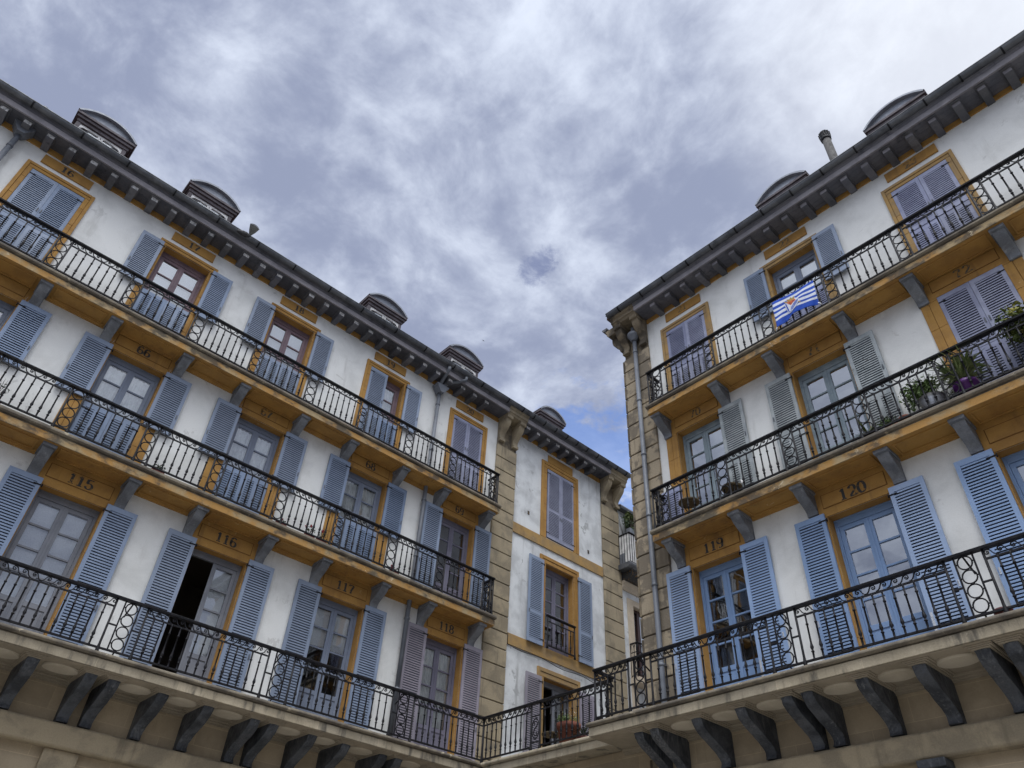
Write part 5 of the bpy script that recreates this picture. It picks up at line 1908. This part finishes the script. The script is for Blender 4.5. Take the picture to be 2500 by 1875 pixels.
# ------------------------------------------------------------------ the striped flag
def build_flag():
    t = thing('flag', 'blue and white striped flag with an orange ball crest tied to the top railing', 'flag', 'B', (10.25, 0.56, 12.9))
    TL, TR, BR, BL = (9.785, 13.60), (10.735, 13.555), (10.70, 12.905), (9.765, 12.87)
    def F(s, q, off=0.0):
        # s along, q down; folds hang from the two tied corners
        u = (TL[0]*(1-s)+TR[0]*s)*(1-q)+(BL[0]*(1-s)+BR[0]*s)*q
        z = (TL[1]*(1-s)+TR[1]*s)*(1-q)+(BL[1]*(1-s)+BR[1]*s)*q
        z -= 0.03*math.sin(PI*s)*(1-q)-0.10*math.sin(PI*min(max((s-0.05)/0.9, 0), 1))*q*(0.75+0.25*s)
        o = 0.555+0.026*math.sin(s*9.0+q*3.0)*(0.25+0.75*q)+0.016*math.sin(s*17+q*7)*q+0.03*q*(1-q)
        return (u, o+off, z)
    NS, NQ = 48, 36
    bands = [0, .125, .225, .32, .415, .505, .60, .695, .79, 1.0001]
    mb = MB()
    mb.smooth = True
    g0 = [[mb.vert(*F(i/NS, j/NQ)) for i in range(NS+1)] for j in range(NQ+1)]
    g1 = [[mb.vert(*F(i/NS, j/NQ, -0.003)) for i in range(NS+1)] for j in range(NQ+1)]
    for j in range(NQ):
        qm = (j+0.5)/NQ
        b = next(i for i in range(9) if bands[i] <= qm < bands[i+1])
        mb.m = b % 2
        for i in range(NS):
            mb.face(g0[j+1][i], g0[j+1][i+1], g0[j][i+1], g0[j][i])
            mb.face(g1[j][i], g1[j][i+1], g1[j+1][i+1], g1[j+1][i])
    mb.smooth = False
    for i in range(NS):
        mb.face(g0[0][i], g0[0][i+1], g1[0][i+1], g1[0][i])
        mb.face(g1[NQ][i], g1[NQ][i+1], g0[NQ][i+1], g0[NQ][i])
    for j in range(NQ):
        mb.face(g1[j][0], g1[j+1][0], g0[j+1][0], g0[j][0])
        mb.face(g0[j][NS], g0[j+1][NS], g1[j+1][NS], g1[j][NS])
    cl = part('cloth', mb, ['flag_blue', 'flag_white'], t)
    # crest: shapes laid on the cloth, each a hair above the one below
    mb = MB()
    def poly(pts, lvl, mi):
        mb.m = mi
        # fan from the middle with edge subdivision so it follows the folds
        fine = []
        for a, b in zip(pts, pts[1:]+pts[:1]):
            for k_ in range(6):
                fine.append((a[0]+(b[0]-a[0])*k_/6, a[1]+(b[1]-a[1])*k_/6))
        cx = sum(p[0] for p in fine)/len(fine)
        cy = sum(p[1] for p in fine)/len(fine)
        rings = []
        for f_ in (1.0, 0.66, 0.33):
            rings.append([mb.vert(*F(cx+(x-cx)*f_, cy+(y-cy)*f_, 0.002+0.0018*lvl)) for x, y in fine])
        c_ = mb.vert(*F(cx, cy, 0.002+0.0018*lvl))
        n = len(fine)
        for A, B in zip(rings, rings[1:]):
            for i in range(n):
                mb.face(A[i], A[(i+1) % n], B[(i+1) % n], B[i])
        for i in range(n):
            mb.face(rings[-1][i], rings[-1][(i+1) % n], c_)
    def circ(cx, cy, rx, ry, a0=0, a1=360, n=16):
        return [(cx+rx*math.cos(R(a0+(a1-a0)*i/n)), cy+ry*math.sin(R(a0+(a1-a0)*i/n))) for i in range(n if a1-a0 == 360 else n+1)]
    poly(circ(.43, .45, .150, .235), 0, 1)                                      # pale ground of the crest
    poly([(.27, .27), (.30, .245), (.66, .66), (.63, .685)], 1, 3)              # staff
    poly(circ(.43, .45, .115, .185), 2, 2)                                      # ball
    poly([(.36, .335), (.345, .20), (.40, .255), (.435, .165), (.47, .255), (.525, .20), (.51, .335)], 3, 3)   # crown
    poly([(.355, .335), (.515, .335), (.515, .365), (.355, .365)], 4, 2)
    # pennant waving across the ball
    poly([(.285, .345), (.325, .345), (.36, .60), (.46, .47), (.60, .43), (.65, .55), (.52, .80), (.40, .86), (.315, .80)], 5, 1)
    for k_ in range(4):
        f0, f1 = 0.04+0.25*k_, 0.04+0.25*k_+0.14
        a, b, c = (.40, .60), (.53, .46), (.625, .475)
        d, e, f_ = (.365, .80), (.45, .80), (.575, .64)
        def L(p, q_, s_): return (p[0]+(q_[0]-p[0])*s_, p[1]+(q_[1]-p[1])*s_)
        poly([L(a, d, f0), L(b, e, f0), L(c, f_, f0), L(c, f_, f1), L(b, e, f1), L(a, d, f1)], 6, 0)
    poly([(.295, .37), (.318, .37), (.345, .66), (.352, .79), (.328, .77)], 6, 0)
    poly(circ(.385, .80, .042, .038), 7, 1)
    poly(circ(.385, .80, .026, .018), 8, 0)
    for a, b in (((.40, .38), (.385, .56)), ((.40, .46), (.50, .40)), ((.47, .37), (.52, .42)), ((.36, .42), (.40, .46))):
        dx, dy = b[0]-a[0], b[1]-a[1]
        l = math.hypot(dx, dy)
        nx, ny = -dy/l*0.006, dx/l*0.006
        poly([(a[0]+nx, a[1]+ny), (b[0]+nx, b[1]+ny), (b[0]-nx, b[1]-ny), (a[0]-nx, a[1]-ny)], 4, 4)
    part('crest', mb, ['flag_blue', 'flag_white', 'flag_orange', 'flag_gold', 'flag_ink'], cl)
    mb = MB()
    mb.tube([(TL[0]-0.01, 0.555, TL[1]-0.01), (TL[0]-0.02, 0.53, TL[1]+0.02), (TL[0]-0.01, 0.50, TL[1]+0.03)], 0.006, 5)
    mb.tube([(TR[0]+0.005, 0.555, TR[1]-0.01), (TR[0]+0.015, 0.52, TR[1]+0.015), (TR[0]+0.02, 0.50, TR[1]+0.02)], 0.006, 5)
    for c, s_ in ((BL, -1), (BR, 1)):
        mb.tube([(c[0], 0.56, c[1]), (c[0]+s_*0.03, 0.545, c[1]-0.03), (c[0]+s_*0.05, 0.53, c[1]-0.065)], [0.012, 0.018, 0.006], 6)
    part('tie', mb, 'flag_white', t)
build_flag()

# ------------------------------------------------------------------ birds
def gutter_bird():
    t = thing('bird', 'grey bird perched in the roof gutter with its tail feathers fanned upwards', 'bird', 'A', (-9.05, 0.70, 16.5))
    mb = MB()
    n = 12
    rings = []
    path = [((-9.30, 0.70, 16.44), 0.016), ((-9.27, 0.70, 16.45), 0.045), ((-9.22, 0.70, 16.455), 0.055), ((-9.15, 0.70, 16.47), 0.075), ((-9.06, 0.70, 16.485), 0.078), ((-8.99, 0.705, 16.50), 0.055), ((-8.95, 0.715, 16.53), 0.025)]
    mb.tube([p for p, r in path], [r for p, r in path], n, flat=0.9)
    b = part('body', mb, 'bird_grey', t)
    mb = MB()
    nf = 11
    for i in range(nf):
        f_ = i/(nf-1)
        a = R(108-40*f_)
        ln = 0.34+0.05*math.sin(PI*f_)
        d = (math.cos(a)*ln, 0.05, math.sin(a)*ln)
        base = (-8.985+0.02*f_, 0.71+0.004*i/nf, 16.50)
        tip = (base[0]+d[0], base[1]+0.10, base[2]+d[2])
        mid = ((base[0]+tip[0])/2, (base[1]+tip[1])/2+0.01, (base[2]+tip[2])/2)
        nx, nz = -math.sin(a), math.cos(a)
        p0 = [(base[0]+nx*s_*0.006, base[1], base[2]+nz*s_*0.006) for s_ in (1, -1)]
        p1 = [(mid[0]+nx*s_*0.021, mid[1]+0.003*(i % 2), mid[2]+nz*s_*0.021) for s_ in (1, -1)]
        p2 = [(tip[0]+nx*s_*0.010-d[0]*0.04, tip[1], tip[2]+nz*s_*0.010-d[2]*0.04) for s_ in (1, -1)]
        iv = [[mb.vert(*p) for p in pp] for pp in (p0, p1, p2)]
        tp = mb.vert(*tip)
        mb.face(iv[0][0], iv[0][1], iv[1][1], iv[1][0])
        mb.face(iv[1][0], iv[1][1], iv[2][1], iv[2][0])
        mb.face(iv[2][0], iv[2][1], tp)
    part('tail_feathers', mb, 'bird_pale', t)
gutter_bird()
def flying_bird():
    p = CAM+pix_dir(1180, 832)*55
    u, o, z = p.x, -p.y, p.z
    t = thing('bird', 'tiny dark bird flying high in the sky between the buildings', 'bird', 'B', (u, o, z))
    mb = MB()
    mb.tube([(u-0.06, o, z), (u-0.04, o, z+0.005), (u, o, z), (u+0.04, o, z-0.004), (u+0.07, o, z-0.004)], [0.006, 0.014, 0.02, 0.014, 0.006], 8)
    b = part('body', mb, 'bird_grey', t)
    for s_ in (-1, 1):
        mb = MB()
        prof = [(u-0.03, o, z+0.01), (u-0.012, o+s_*0.06, z+0.035), (u+0.025, o+s_*0.12, z+0.02), (u+0.02, o+s_*0.06, z+0.028), (u+0.02, o, z+0.01)]
        iv = [mb.vert(*q) for q in prof]
        jv = [mb.vert(q[0], q[1], q[2]-0.008) for q in prof]
        mb.face(*iv); mb.face(*reversed(jv))
        for i in range(5):
            mb.face(iv[i], jv[i], jv[(i+1) % 5], iv[(i+1) % 5])
        part('wing', mb, 'bird_grey', t)
flying_bird()

# ------------------------------------------------------------------ the other two sides of the square, behind and beside the camera
mb = MB()
mb.box(36, 48, -20, 60, 0, 16.6)
mb.box(-20, 48, 46, 58, 0, 16.6)
structure('square_surroundings', mb, 'render_grey')
